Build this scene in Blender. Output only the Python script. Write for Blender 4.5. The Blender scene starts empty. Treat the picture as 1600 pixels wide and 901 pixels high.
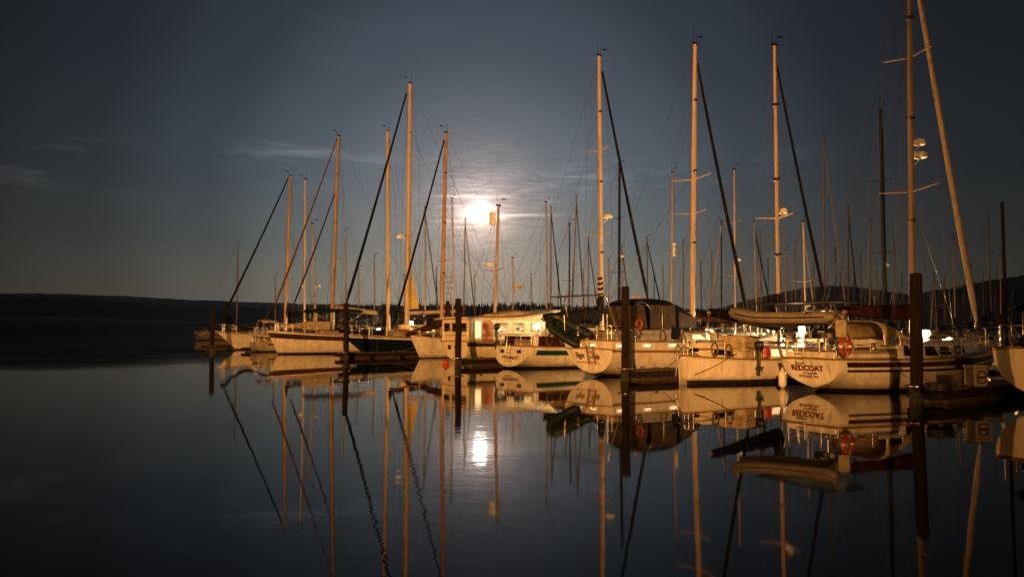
import bpy, math, random
from mathutils import Vector, Matrix
R = math.radians
random.seed(7)
sc = bpy.context.scene
col = sc.collection

# ------------------------------------------------------------------ camera
F = 1209.0            # focal length in photo pixels (1600 wide)
HOR = 517.0           # horizon row in the photo
CH = 1.9              # eye height over the water
PITCH = math.atan((HOR - 450.5) / F)
cam = bpy.data.cameras.new('camera')
cam.sensor_width = 36; cam.lens = 36 * F / 1600
cam.clip_start = 0.1; cam.clip_end = 30000
co = bpy.data.objects.new('camera', cam); col.objects.link(co)
co.location = (0, 0, CH); co.rotation_euler = (math.pi / 2 + PITCH, 0, 0)
sc.camera = co

def ray(px, py):
    X = (px - 800) / F; Y = (450.5 - py) / F
    ca, sa = math.cos(PITCH), math.sin(PITCH)
    return Vector((X, ca - Y * sa, Y * ca + sa))
def ptd(px, py, D):
    d = ray(px, py); return Vector((0, 0, CH)) + d * (D / d.y)
def ground(px, py, z=0):
    d = ray(px, py); return Vector((0, 0, CH)) + d * ((z - CH) / d.z)

# ------------------------------------------------------------------ world: moonlit sky
MOON = ray(751, 331).normalized()
moon_el = math.asin(MOON.z); moon_az = math.atan2(MOON.x, MOON.y)
w = bpy.data.worlds.new('World'); sc.world = w; w.use_nodes = True
nt = w.node_tree; nt.nodes.clear()
N = nt.nodes; LK = nt.links.new
def node(t, **k):
    n = N.new(t)
    for a, b in k.items(): setattr(n, a, b)
    return n
def math_(op, a, b=None, c=None):
    n = node('ShaderNodeMath', operation=op)
    for i, v in enumerate((a, b, c)):
        if v is None: continue
        if isinstance(v, (int, float)): n.inputs[i].default_value = v
        else: LK(v, n.inputs[i])
    return n.outputs[0]
def s2l(c):
    return tuple((x / 255 / 12.92 if x / 255 <= .04045 else ((x / 255 + .055) / 1.055) ** 2.4) for x in c)
tc = node('ShaderNodeTexCoord')
nrm = node('ShaderNodeVectorMath', operation='NORMALIZE'); LK(tc.outputs['Generated'], nrm.inputs[0])
sep = node('ShaderNodeSeparateXYZ'); LK(nrm.outputs[0], sep.inputs[0])
dt = node('ShaderNodeVectorMath', operation='DOT_PRODUCT'); LK(nrm.outputs[0], dt.inputs[0]); dt.inputs[1].default_value = MOON
ang = math_('DEGREES' if False else 'MULTIPLY', math_('ARCCOSINE', math_('MINIMUM', dt.outputs['Value'], 0.9999999)), 180 / math.pi)
def ramp(fac, stops, interp='LINEAR'):
    r = node('ShaderNodeValToRGB'); LK(fac, r.inputs[0]); cr = r.color_ramp; cr.interpolation = interp
    while len(cr.elements) < len(stops): cr.elements.new(0.5)
    for e, (p, c) in zip(cr.elements, stops):
        e.position = p; e.color = (*c, 1)
    return r.outputs[0]
def mixc(op, fac, a, b):
    m = node('ShaderNodeMix', data_type='RGBA', blend_type=op, clamp_result=False)
    if isinstance(fac, (int, float)): m.inputs[0].default_value = fac
    else: LK(fac, m.inputs[0])
    for i, v in ((6, a), (7, b)):
        if isinstance(v, tuple): m.inputs[i].default_value = (*v, 1)
        else: LK(v, m.inputs[i])
    return m.outputs[2]
# brightness of the moonlit air against the angle from the moon (0..60 degrees)
air = ramp(math_('DIVIDE', ang, 60), [(0.0, s2l((178, 166, 166))), (0.025, s2l((152, 141, 148))), (0.06, s2l((106, 107, 118))), (0.115, s2l((85, 94, 108))),
                                      (0.21, s2l((66, 78, 92))), (0.33, s2l((46, 54, 66))), (0.45, s2l((31, 36, 44))), (0.56, s2l((22, 26, 32))), (0.8, s2l((11, 13, 15)))], 'EASE')
# the low air is dustier and warmer
elev = math_('MAXIMUM', sep.outputs['Z'], 0.0)
lowf = ramp(elev, [(0.0, (3.4, 2.5, 1.5)), (0.05, (2.6, 1.95, 1.22)), (0.12, (1.62, 1.47, 1.13)), (0.2, (1.16, 1.17, 1.09)), (0.34, (.86, .86, .86)), (0.6, (.55, .56, .6))], 'EASE')
col0 = mixc('MULTIPLY', 1.0, air, lowf)
# a trace of real sky scattering
sky = node('ShaderNodeTexSky', sky_type='NISHITA'); sky.sun_disc = False
sky.sun_elevation = moon_el; sky.sun_rotation = moon_az
col0 = mixc('ADD', 0.0012, col0, sky.outputs[0])
# clouds: thin streaks, lit by the moon behind them
def cloud(scale, stretch, lo, hi, seed, rot=0.0, detail=6):
    mp = node('ShaderNodeMapping'); LK(nrm.outputs[0], mp.inputs[0])
    mp.inputs['Rotation'].default_value = (0, rot, 0)
    mp.inputs['Scale'].default_value = (scale, scale, scale * stretch); mp.inputs['Location'].default_value = (seed, seed * .7, seed * .3)
    nz = node('ShaderNodeTexNoise'); LK(mp.outputs[0], nz.inputs['Vector']); nz.inputs['Scale'].default_value = 1
    nz.inputs['Detail'].default_value = detail; nz.inputs['Roughness'].default_value = .62; nz.inputs['Distortion'].default_value = .4
    mr = node('ShaderNodeMapRange', interpolation_type='SMOOTHSTEP'); LK(nz.outputs[0], mr.inputs[0])
    mr.inputs[1].default_value = lo; mr.inputs[2].default_value = hi
    return mr.outputs[0]
def blob(px, py, wx, wy):      # soft area of sky, size in degrees
    d = ray(px, py).normalized()
    az = math_('ARCTAN2', sep.outputs['X'], sep.outputs['Y'])
    el = math_('ARCSINE', sep.outputs['Z'])
    a = math_('DIVIDE', math_('SUBTRACT', az, math.atan2(d.x, d.y)), R(wx))
    e = math_('DIVIDE', math_('SUBTRACT', el, math.asin(d.z)), R(wy))
    q = math_('ADD', math_('MULTIPLY', a, a), math_('MULTIPLY', e, e))
    return math_('EXPONENT', math_('MULTIPLY', q, -1.0))
c1 = cloud(9, 7, .47, .78, 3.1, .04); c2 = cloud(26, 7, .44, .74, 9.7, -.05); c3 = cloud(5, 5, .5, .85, 21.3, .12)
def addc(base, fac, colr): return mixc('ADD', fac, base, colr)
col0 = addc(col0, math_('MULTIPLY', c1, blob(505, 252, 6.5, 1.6)), (.10, .098, .10))
col0 = addc(col0, math_('MULTIPLY', c2, blob(880, 280, 7, 1.3)), (.12, .11, .11))
col0 = addc(col0, math_('MULTIPLY', c1, blob(1010, 300, 12, 3.5)), (.025, .03, .034))
col0 = addc(col0, math_('MULTIPLY', c3, blob(60, 240, 9, 3.2)), (.09, .085, .088))
col0 = addc(col0, math_('MULTIPLY', c3, blob(620, 60, 14, 4)), (.014, .016, .018))
near = math_('MULTIPLY', c2, blob(750, 300, 3.6, 1.5))
col0 = addc(col0, near, (.17, .13, .125))
# glow right round the moon, torn by streaks of cloud
g1 = math_('MULTIPLY', math_('EXPONENT', math_('MULTIPLY', math_('POWER', math_('DIVIDE', ang, .62), 2), -1)), 2.4)
g2 = math_('MULTIPLY', math_('EXPONENT', math_('MULTIPLY', math_('DIVIDE', ang, 1.8), -1)), 0.8)
streak = cloud(48, 9, .34, .66, 4.4, .03)
g2 = math_('MULTIPLY', g2, math_('ADD', math_('MULTIPLY', streak, .9), .25))
col0 = addc(col0, g1, (1.0, .93, .84)); col0 = addc(col0, g2, (1.0, .80, .70))
for (px, py, wx, wy, k) in ((745, 334, 1.15, .50, 1.5), (765, 339, .9, .22, 1.0), (735, 307, 2.0, .10, .8), (798, 336, 2.6, .10, .55), (715, 346, 1.5, .09, .35), (730, 355, 1.9, .10, .28), (712, 322, 1.1, .08, .3)):
    col0 = addc(col0, math_('MULTIPLY', blob(px, py, wx, wy), k), (1.0, .78, .66))
bg = node('ShaderNodeBackground'); LK(col0, bg.inputs[0]); bg.inputs[1].default_value = 1.0
wo = node('ShaderNodeOutputWorld'); LK(bg.outputs[0], wo.inputs[0])

# ------------------------------------------------------------------ lights: moon, and the sodium lamps of the shore behind the camera
def lamp(name, kind, loc, power, color, **k):
    d = bpy.data.lights.new(name, kind); d.energy = power; d.color = color
    for a, b in k.items(): setattr(d, a, b)
    o = bpy.data.objects.new(name, d); col.objects.link(o); o.location = loc; return o
ml = lamp('moonlight', 'SUN', (0, 0, 50), 0.12, (1, .93, .85), angle=R(.5))
ml.rotation_euler = (-MOON).to_track_quat('-Z', 'Y').to_euler()
SOD = (1.0, .42, .10)
fl_ = lamp('shore_floodlight', 'SPOT', (-18, -62, 11), 430000, SOD, shadow_soft_size=.35, spot_size=R(36), spot_blend=.5)
fl_.rotation_euler = (Vector((-12, 40, 5)) - Vector((-18, -62, 11))).to_track_quat('-Z', 'Y').to_euler()
lamp('shore_lamp_light', 'POINT', (18, -60, 10), 26000, SOD, shadow_soft_size=.35)
lamp('shore_lamp_light', 'POINT', (-78, 2, 10), 110000, SOD, shadow_soft_size=.35)

sc.view_settings.view_transform = 'Standard'; sc.view_settings.look = 'None'
sc.view_settings.exposure = 0; sc.view_settings.gamma = 1

# ------------------------------------------------------------------ materials
MATS = {}
def mat(name, rgb, rough=.5, metal=0, var=.12, scale=6, bump=0, bscale=None, emis=None, stretch=(1, 1, 1), coat=0, rgb2=None, trans=0, spec=.5):
    if name in MATS: return MATS[name]
    m = bpy.data.materials.new(name); m.use_nodes = True; t = m.node_tree
    b = t.nodes['Principled BSDF']; b.inputs['Roughness'].default_value = rough; b.inputs['Metallic'].default_value = metal
    tcn = t.nodes.new('ShaderNodeTexCoord'); mp = t.nodes.new('ShaderNodeMapping'); t.links.new(tcn.outputs['Object'], mp.inputs[0])
    mp.inputs['Scale'].default_value = stretch
    nz = t.nodes.new('ShaderNodeTexNoise'); t.links.new(mp.outputs[0], nz.inputs['Vector'])
    nz.inputs['Scale'].default_value = scale; nz.inputs['Detail'].default_value = 6; nz.inputs['Roughness'].default_value = .65
    cr = t.nodes.new('ShaderNodeValToRGB'); t.links.new(nz.outputs[0], cr.inputs[0])
    lo = rgb2 if rgb2 else tuple(c * (1 - var * 2) for c in rgb)
    hi = rgb if rgb2 else tuple(min(1, c * (1 + var)) for c in rgb)
    cr.color_ramp.elements[0].position = .32; cr.color_ramp.elements[1].position = .62
    cr.color_ramp.elements[0].color = (*lo, 1); cr.color_ramp.elements[1].color = (*hi, 1)
    t.links.new(cr.outputs[0], b.inputs['Base Color'])
    b.inputs['Specular IOR Level'].default_value = spec
    if coat: b.inputs['Coat Weight'].default_value = coat
    if trans: b.inputs['Transmission Weight'].default_value = trans
    if bump:
        bp = t.nodes.new('ShaderNodeBump'); n2 = t.nodes.new('ShaderNodeTexNoise'); t.links.new(mp.outputs[0], n2.inputs['Vector'])
        n2.inputs['Scale'].default_value = bscale or scale * 3; n2.inputs['Detail'].default_value = 5
        t.links.new(n2.outputs[0], bp.inputs['Height']); bp.inputs['Strength'].default_value = bump; bp.inputs['Distance'].default_value = .05
        t.links.new(bp.outputs[0], b.inputs['Normal'])
    if emis:
        b.inputs['Emission Color'].default_value = (*emis[0], 1); b.inputs['Emission Strength'].default_value = emis[1]
    MATS[name] = m; return m
WHITE = mat('white_gelcoat', (.72, .69, .62), .32, var=.13, scale=2.2, coat=.25, stretch=(1, 1, .3))
def weather(m):
    t = m.node_tree; b = t.nodes['Principled BSDF']; src = b.inputs['Base Color'].links[0].from_socket
    tcn = t.nodes.new('ShaderNodeTexCoord'); sx = t.nodes.new('ShaderNodeSeparateXYZ'); t.links.new(tcn.outputs['Object'], sx.inputs[0])
    mp = t.nodes.new('ShaderNodeMapping'); t.links.new(tcn.outputs['Object'], mp.inputs[0]); mp.inputs['Scale'].default_value = (5, 5, .22)
    n = t.nodes.new('ShaderNodeTexNoise'); t.links.new(mp.outputs[0], n.inputs['Vector']); n.inputs['Scale'].default_value = 1.0; n.inputs['Detail'].default_value = 5
    mr = t.nodes.new('ShaderNodeMapRange'); t.links.new(n.outputs[0], mr.inputs[0]); mr.inputs[1].default_value = .54; mr.inputs[2].default_value = .74; mr.inputs[4].default_value = .55
    n2 = t.nodes.new('ShaderNodeTexNoise'); t.links.new(tcn.outputs['Object'], n2.inputs['Vector']); n2.inputs['Scale'].default_value = 3.5; n2.inputs['Detail'].default_value = 6
    ad = t.nodes.new('ShaderNodeMath'); ad.operation = 'MULTIPLY_ADD'; t.links.new(n2.outputs[0], ad.inputs[0]); ad.inputs[1].default_value = -.28; t.links.new(sx.outputs[2], ad.inputs[2])
    m2 = t.nodes.new('ShaderNodeMapRange'); t.links.new(ad.outputs[0], m2.inputs[0]); m2.inputs[1].default_value = -.02; m2.inputs[2].default_value = .14; m2.inputs[3].default_value = .75; m2.inputs[4].default_value = 0
    mx = t.nodes.new('ShaderNodeMath'); mx.operation = 'MAXIMUM'; t.links.new(mr.outputs[0], mx.inputs[0]); t.links.new(m2.outputs[0], mx.inputs[1])
    mc = t.nodes.new('ShaderNodeMix'); mc.data_type = 'RGBA'; t.links.new(mx.outputs[0], mc.inputs[0]); t.links.new(src, mc.inputs[6]); mc.inputs[7].default_value = (.30, .22, .13, 1)
    t.links.new(mc.outputs[2], b.inputs['Base Color'])
weather(WHITE)
CREAM = mat('cream_gelcoat', (.74, .67, .50), .35, var=.08, scale=1.8, stretch=(1, 1, .4))
weather(CREAM)
DULL = mat('shaded_offwhite_gelcoat', (.33, .29, .24), .5, var=.25, scale=3, stretch=(1, 1, .3))  # off-white dimmed in its colour to stand for shade on cabins and cockpits
SHADED = mat('shaded_white_gelcoat', (.42, .39, .34), .45, var=.2, scale=2, stretch=(1, 1, .3))  # white darkened in its colour, standing for lamplight blocked from the rear rows
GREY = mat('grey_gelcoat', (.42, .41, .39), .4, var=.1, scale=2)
GREEN = mat('dark_green_topsides', (.006, .015, .014), .18, var=.1, scale=2, coat=.4)
NAVY = mat('navy_topsides', (.012, .018, .04), .2, var=.1, scale=2, coat=.4)
BOOT = mat('antifouling', (.018, .016, .015), .6, var=.3, scale=5, bump=.3)
REDST = mat('dark_red_stripe', (.03, .006, .007), .35)
BRNST = mat('brown_stripe', (.035, .018, .012), .4)
TEALST = mat('teal_stripe', (.008, .05, .045), .3)
NAVST = mat('navy_stripe', (.01, .014, .04), .3)
DECK = mat('nonskid_deck', (.58, .55, .48), .7, var=.12, scale=8, bump=.2)
TEAK = mat('teak', (.26, .13, .06), .6, var=.25, scale=4, stretch=(1, 6, 6), bump=.3)
VARN = mat('varnished_wood', (.36, .12, .03), .3, var=.25, scale=5, stretch=(4, 4, 1), coat=.3)
ALU = mat('weathered_aluminium_spar', (.36, .26, .19), .45, metal=.15, var=.14, scale=2.2, stretch=(2, 2, .5))
SPARW = mat('white_painted_spar', (.56, .42, .29), .38, var=.1, scale=2, stretch=(2, 2, .5))
WOODM = mat('wooden_spar', (.42, .22, .09), .4, var=.2, scale=3, stretch=(4, 4, .4))
DARKM = mat('black_anodised_spar', (.008, .008, .008), .6, var=.2, spec=.15)
STEEL = mat('stainless_steel', (.62, .6, .57), .25, metal=.9, var=.05)
WIRE = mat('rigging_wire', (.10, .095, .09), .5, metal=.3, var=.1)
BLACKC = mat('black_canvas', (.006, .006, .007), .85, var=.3, scale=5, bump=.5, spec=.12)
NAVYC = mat('navy_canvas', (.007, .010, .024), .85, var=.25, scale=5, bump=.5, spec=.12)
TANC = mat('tan_canvas', (.45, .36, .24), .85, var=.18, scale=4, bump=.5, spec=.12)
REDC = mat('maroon_canvas', (.045, .013, .011), .85, var=.25, scale=5, bump=.5, spec=.12)
GREENC = mat('green_canvas', (.008, .02, .015), .85, var=.25, scale=5, bump=.5, spec=.12)
SAIL = mat('furled_sailcloth', (.58, .47, .36), .8, var=.12, scale=6, bump=.4)
YSAIL = mat('yellow_sailcloth', (.72, .50, .12), .8, var=.1, scale=3, bump=.3)
GLASS = mat('dark_window', (.012, .012, .012), .12, var=.2, coat=.5)
VINYL = mat('clear_vinyl_window', (.06, .045, .035), .25, var=.25, scale=3, bump=.3)
RUBB = mat('grey_inflatable_rubber', (.19, .16, .135), .55, var=.15, scale=4, bump=.2)
RUBG = mat('green_inflatable_rubber', (.010, .022, .019), .45, var=.15, scale=4)
BLK = mat('black_plastic', (.014, .013, .013), .4, var=.2)
WPL = mat('white_plastic', (.72, .70, .64), .35, var=.08)
ORNG = mat('orange_lifebuoy', (.42, .055, .014), .5, var=.1)
REDB = mat('red_float', (.55, .05, .03), .45, var=.15)
ROPE = mat('mooring_rope', (.16, .12, .09), .9, var=.3, scale=30)
PILE = mat('creosoted_timber', (.020, .013, .009), .85, rgb2=(.006, .004, .004), scale=3, stretch=(5, 5, .7), bump=.9, bscale=9, spec=.2)
WET = mat('wet_weedy_timber', (.02, .02, .013), .35, var=.4, scale=12, bump=1)
PLANK = mat('dock_planks', (.11, .075, .05), .85, rgb2=(.045, .03, .02), scale=4, stretch=(1, 9, 1), bump=.6)
FLOAT = mat('dock_float', (.05, .032, .022), .8, var=.3, scale=4, bump=.5)
LETRED = mat('dark_red_lettering', (.11, .01, .012), .4, var=.05)
LETBLK = mat('black_lettering', (.015, .012, .014), .4, var=.05)
LETGRY = mat('faded_lettering', (.22, .14, .07), .5, var=.05)
LIT = mat('lit_cabin_window', (.9, .8, .6), .4, emis=((1, .72, .36), 1.3), var=.02)
BULB = mat('lamp_lens', (1, .9, .7), .4, emis=((1, .72, .36), 40), var=.01)
FLAGW = mat('flag_cloth', (.5, .38, .25), .8, var=.2)
FLAGR = mat('red_flag_cloth', (.20, .05, .03), .8, var=.2)
SOLAR = mat('solar_panel_glass', (.012, .013, .02), .6, var=.2, spec=.2)

# ------------------------------------------------------------------ mesh builder
class MB:
    def __init__(s): s.v = []; s.f = []; s.m = []; s.sm = []
    def add(s, vs, fs, mi=0, smooth=False):
        o = len(s.v); s.v += [tuple(p) for p in vs]
        for f in fs: s.f.append([i + o for i in f]); s.m.append(mi); s.sm.append(smooth)
        return s
    def rings(s, rs, mi=0, caps=True, closed=True, smooth=True):
        n = len(rs[0]); vs = [p for r in rs for p in r]; fs = []
        for i in range(len(rs) - 1):
            for j in range(n if closed else n - 1):
                k = (j + 1) % n
                fs.append((i * n + j, i * n + k, (i + 1) * n + k, (i + 1) * n + j))
        s.add(vs, fs, mi, smooth)
        if caps:
            s.add(rs[0], [list(range(n))[::-1]], mi); s.add(rs[-1], [list(range(n))], mi)
        return s
    def tube(s, path, r, n=8, mi=0, caps=True, flat=1.0):
        path = [Vector(p) for p in path]; rs = []
        if isinstance(r, (int, float)): r = [r] * len(path)
        for i, p in enumerate(path):
            a = path[max(0, i - 1)]; b = path[min(len(path) - 1, i + 1)]
            t = (b - a).normalized(); up = Vector((0, 0, 1)) if abs(t.z) < .9 else Vector((1, 0, 0))
            x = t.cross(up).normalized(); y = x.cross(t).normalized()
            rs.append([p + (x * math.cos(q) * flat + y * math.sin(q)) * r[i] for q in [2 * math.pi * k / n for k in range(n)]])
        return s.rings(rs, mi, caps)
    def loop(s, path, r, n=8, mi=0):       # closed tube
        path = [Vector(p) for p in path]; L = len(path); rs = []
        for i, p in enumerate(path):
            t = (path[(i + 1) % L] - path[i - 1]).normalized(); up = Vector((0, 0, 1)) if abs(t.z) < .9 else Vector((1, 0, 0))
            x = t.cross(up).normalized(); y = x.cross(t).normalized()
            rs.append([p + (x * math.cos(q) + y * math.sin(q)) * r for q in [2 * math.pi * k / n for k in range(n)]])
        rs.append(rs[0]); return s.rings(rs, mi, False)
    def box(s, c, d, mi=0, M=None, bev=.0):
        x, y, z = d[0] / 2, d[1] / 2, d[2] / 2; b = min(bev, x * .9, y * .9, z * .9)
        if b <= 0:
            vs = [Vector((i * x, j * y, k * z)) for i in (-1, 1) for j in (-1, 1) for k in (-1, 1)]
            fs = [(0, 1, 3, 2), (4, 6, 7, 5), (0, 4, 5, 1), (2, 3, 7, 6), (0, 2, 6, 4), (1, 5, 7, 3)]
        else:
            def ring(zz, q):
                return [Vector(p) for p in ((-x + q, -y + q + b, zz), (-x + q + b, -y + q, zz), (x - q - b, -y + q, zz), (x - q, -y + q + b, zz),
                                            (x - q, y - q - b, zz), (x - q - b, y - q, zz), (-x + q + b, y - q, zz), (-x + q, y - q - b, zz))]
            rs = [ring(-z, b * .7), ring(-z + b, 0), ring(z - b, 0), ring(z, b * .7)]
            vs = [p for r in rs for p in r]
            fs = [[i * 8 + j, i * 8 + (j + 1) % 8, (i + 1) * 8 + (j + 1) % 8, (i + 1) * 8 + j] for i in range(3) for j in range(8)]
            fs += [list(range(8))[::-1], [24 + i for i in range(8)]]
        if M is not None: vs = [M @ p for p in vs]
        c = Vector(c); return s.add([p + c for p in vs], fs, mi)
    def ball(s, c, r, n=10, m=7, mi=0):
        c = Vector(c); r = r if isinstance(r, (tuple, list)) else (r, r, r); rs = []
        for i in range(m + 1):
            a = -math.pi / 2 + math.pi * i / m; cr = max(math.cos(a), 1e-3)
            rs.append([c + Vector((r[0] * cr * math.cos(q), r[1] * cr * math.sin(q), r[2] * math.sin(a))) for q in [2 * math.pi * k / n for k in range(n)]])
        return s.rings(rs, mi)
    def prism(s, poly, off, mi=0):         # polygon extruded by a vector
        n = len(poly); off = Vector(off); a = [Vector(p) for p in poly]; b = [p + off for p in a]
        s.add(a + b, [list(range(n))[::-1], [n + i for i in range(n)]] + [(i, (i + 1) % n, n + (i + 1) % n, n + i) for i in range(n)], mi); return s
    def sheet(s, grid, th, mi=0, smooth=True):   # grid of points given thickness downwards
        h = len(grid); w_ = len(grid[0]); top = [Vector(p) for r in grid for p in r]; bot = [p - Vector((0, 0, th)) for p in top]
        fs = []; n = h * w_
        for i in range(h - 1):
            for j in range(w_ - 1):
                q = (i * w_ + j, i * w_ + j + 1, (i + 1) * w_ + j + 1, (i + 1) * w_ + j)
                fs.append(q); fs.append(tuple(n + k for k in q[::-1]))
        rim = [j for j in range(w_)] + [i * w_ + w_ - 1 for i in range(1, h)] + [(h - 1) * w_ + j for j in range(w_ - 2, -1, -1)] + [i * w_ for i in range(h - 2, 0, -1)]
        for a, b in zip(rim, rim[1:] + rim[:1]): fs.append((a, n + a, n + b, b))
        s.add(top + bot, fs, mi, smooth); return s
    def build(s, name, mats, parent=None):
        me = bpy.data.meshes.new(name); me.from_pydata(s.v, [], s.f)
        for m_ in (mats if isinstance(mats, (list, tuple)) else [mats]): me.materials.append(m_)
        me.polygons.foreach_set('material_index', s.m); me.polygons.foreach_set('use_smooth', s.sm)
        me.validate(); me.update()
        o = bpy.data.objects.new(name, me); col.objects.link(o)
        if parent is not None: o.parent = parent
        return o
def tag(o, label=None, cat=None, group=None, kind=None):
    if label: o['label'] = label
    if cat: o['category'] = cat
    if group: o['group'] = group
    if kind: o['kind'] = kind
    return o
def empty(name, loc, rz=0):
    o = bpy.data.objects.new(name, None); col.objects.link(o); o.location = loc; o.rotation_euler = (0, 0, rz); o.empty_display_size = .3
    return o
def lettering(txt, size, mt, parent, loc, xaxis, up, shear=0, bold=0, sx=1.0, name='lettering', label=None):
    cu = bpy.data.curves.new(name, 'FONT'); cu.body = txt; cu.size = size; cu.align_x = 'CENTER'; cu.align_y = 'CENTER'
    cu.shear = shear; cu.offset = bold; cu.extrude = .004
    to = bpy.data.objects.new('text_source', cu); col.objects.link(to)
    dg = bpy.context.evaluated_depsgraph_get(); dg.update()
    me = bpy.data.meshes.new_from_object(to.evaluated_get(dg)); bpy.data.objects.remove(to); bpy.data.curves.remove(cu)
    me.name = name; me.materials.clear(); me.materials.append(mt)
    X = Vector(xaxis).normalized(); U = Vector(up).normalized(); Z = X.cross(U).normalized()
    M = Matrix(((X.x * sx, U.x, Z.x, loc[0]), (X.y * sx, U.y, Z.y, loc[1]), (X.z * sx, U.z, Z.z, loc[2]), (0, 0, 0, 1)))
    me.transform(M); o = bpy.data.objects.new(name, me); col.objects.link(o); o.parent = parent
    if label: o['label'] = label
    return o

# ------------------------------------------------------------------ the marina's own axes: slips run along UD, docks run along VD
TH = R(35)
UD = Vector((math.cos(TH), math.sin(TH), 0)); VD = Vector((math.sin(TH), -math.cos(TH), 0))
def uv(u, v, z=0): return UD * u + VD * v + Vector((0, 0, z))

def ss(a, b, x):
    t = min(1, max(0, (x - a) / (b - a))); return t * t * (3 - 2 * t)

class Boat:
    """Local axes: x from stern (0) to bow (L), y to port, z up."""
    def __init__(s, name, label, cat, L, B, origin=None, heading=TH, bow=None, group=None):
        s.L, s.B, s.h = L, B, heading
        d = Vector((math.cos(heading), math.sin(heading), 0))
        s.o = Vector(origin) if origin is not None else Vector(bow) - d * L
        s.d = d; s.n = Vector((-d.y, d.x, 0))
        s.root = empty(name, s.o, heading); tag(s.root, label, cat, group)
    def loc(s, p):                    # world -> local
        q = Vector(p) - s.o; return Vector((q.dot(s.d), q.dot(s.n), q.z))
    def wor(s, p): return s.o + s.d * p[0] + s.n * p[1] + Vector((0, 0, p[2]))
    def pl(s, px, py, y=0.0):         # point of the boat's fore-and-aft plane (offset y) that the photo shows at px, py
        r = ray(px, py); c = Vector((0, 0, CH)) - s.o
        t = (y - c.dot(s.n)) / r.dot(s.n)
        return s.loc(Vector((0, 0, CH)) + r * t)
    def hull(s, fs, fm, fb, tb=.75, zt=.12, rb=1.2, rs=.25, mats=None, stripes=(), tsh=(2, 2), deck=DECK, rail=TEAK, boot=.1, stripe_from=.1, wmax=.45):
        L, B = s.L, s.B; nS, nA, nB = 26, 12, 4; s.par = (fs, fm, fb, rb, rs, tb, wmax)
        rows = []
        for i in range(nS + 1):
            t = i / nS; t = t if t < .5 else .5 + .5 * (1 - (1 - (t - .5) * 2) ** 1.25)
            S = s.sheer(t); hb = s.beam(t)
            K = zt + (-.35 - zt) * ss(0, .22, t)
            if t > .8: K = -.35 + .25 * ss(.8, 1, t)
            zb = max(boot, K + .01); a = ss(0, .3, t); c = ss(.55, 1, t)
            p = tsh[0] * (1 - a) + 3.2 * a; q = tsh[1] * (1 - a) + 1.9 * a
            p = p * (1 - c) + 1.25 * c; q = q * (1 - c) + 1.0 * c
            zs = [S + (zb - S) * k / nA for k in range(nA + 1)] + [zb + (K - zb) * k / nB for k in range(1, nB + 1)]
            pts = []
            for z in zs:
                u = (S - z) / (S - K); g = max(0.0, 1 - u ** p) ** (1 / q)
                pts.append((s.xat(t, z), hb * g, z))
            rows.append(pts)
        nR = len(rows[0]); mb = MB()
        for sd in (1, -1):
            base = [(x, y * sd, z) for r in rows for (x, y, z) in r]
            for k in range(nR - 1):
                mi = 0 if k < nA else 1
                for (k0, k1, m_) in stripes:
                    if k0 <= k < k1: mi = m_
                fs_ = []
                for i in range(nS):
                    a = (i * nR + k, i * nR + k + 1, (i + 1) * nR + k + 1, (i + 1) * nR + k)
                    if mi > 1 and i / nS < stripe_from: mb_m = 0
                    else: mb_m = mi
                    fs_.append((a if sd < 0 else a[::-1], mb_m))
                for f_, m_ in fs_:
                    mb.f.append([j + (0 if sd == 1 else len(rows) * nR) for j in f_]); mb.m.append(m_); mb.sm.append(True)
            mb.v += base
        o = len(mb.v); tr = rows[0]
        mb.v += [(x, y, z) for (x, y, z) in tr] + [(x, -y, z) for (x, y, z) in tr]
        for k in range(nR - 1):
            mb.f.append([o + k, o + k + 1, o + nR + k + 1, o + nR + k]); mb.m.append(0 if k < nA else 1); mb.sm.append(False)
        s.hullo = mb.build('hull', mats or [WHITE, BOOT], s.root)
        dk = MB(); g = []
        for i in range(nS + 1):
            x, y, z = rows[i][0]; g.append([(x, y * q, z - .03 + .07 * (1 - q * q)) for q in (-1, -.5, 0, .5, 1)])
        dk.sheet(g, .04); dk.build('deck', deck, s.root)
        if rail:
            rl = MB()
            for sd in (1, -1): rl.tube([(r[0][0], r[0][1] * sd, r[0][2] + .015) for r in rows], .035, 6)
            x, y, z = rows[0][0]; rl.tube([(x, -y, z + .015), (x - .02, 0, z + .03), (x, y, z + .015)], .035, 6)
            rl.build('toe_rail', rail, s.root)
        s.rows = rows; return s
    def sheer(s, t):
        fs, fm, fb = s.par[:3]
        if t < .4: return fs + (fm - fs) * (1 - (1 - t / .4) ** 2)
        return fm + (fb - fm) * ((t - .4) / .6) ** 1.8
    def beam(s, t):
        tb, wm = s.par[5], s.par[6]
        if t < wm: return s.B / 2 * (tb + (1 - tb) * math.sin(t / wm * math.pi / 2))
        q = (t - wm) / (1 - wm); return s.B / 2 * max(.012, 1 - q ** 2.1)
    def xat(s, t, z):
        S = s.sheer(t); rb, rs = s.par[3], s.par[4]
        x = t * (s.L - rb) + rb * ss(.45, 1, t) * max(-.15, z / S)
        return x + rs * (1 - z / S) * (1 - t) ** 3
    def tx(s, x): return min(1, max(0, x / s.L))
    def sz(s, x): return s.sheer(s.tx(x))
    def sy(s, x): return s.beam(s.tx(x))
    def side(s, x, z, off=.0, sd=-1):       # a point on the topsides (starboard by default)
        t = s.tx(x); i = min(range(len(s.rows)), key=lambda k: abs(s.rows[k][0][0] - x))
        r = s.rows[i]; k = min(range(len(r)), key=lambda k: abs(r[k][2] - z)); return Vector((x, sd * (r[k][1] + off), z))
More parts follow.
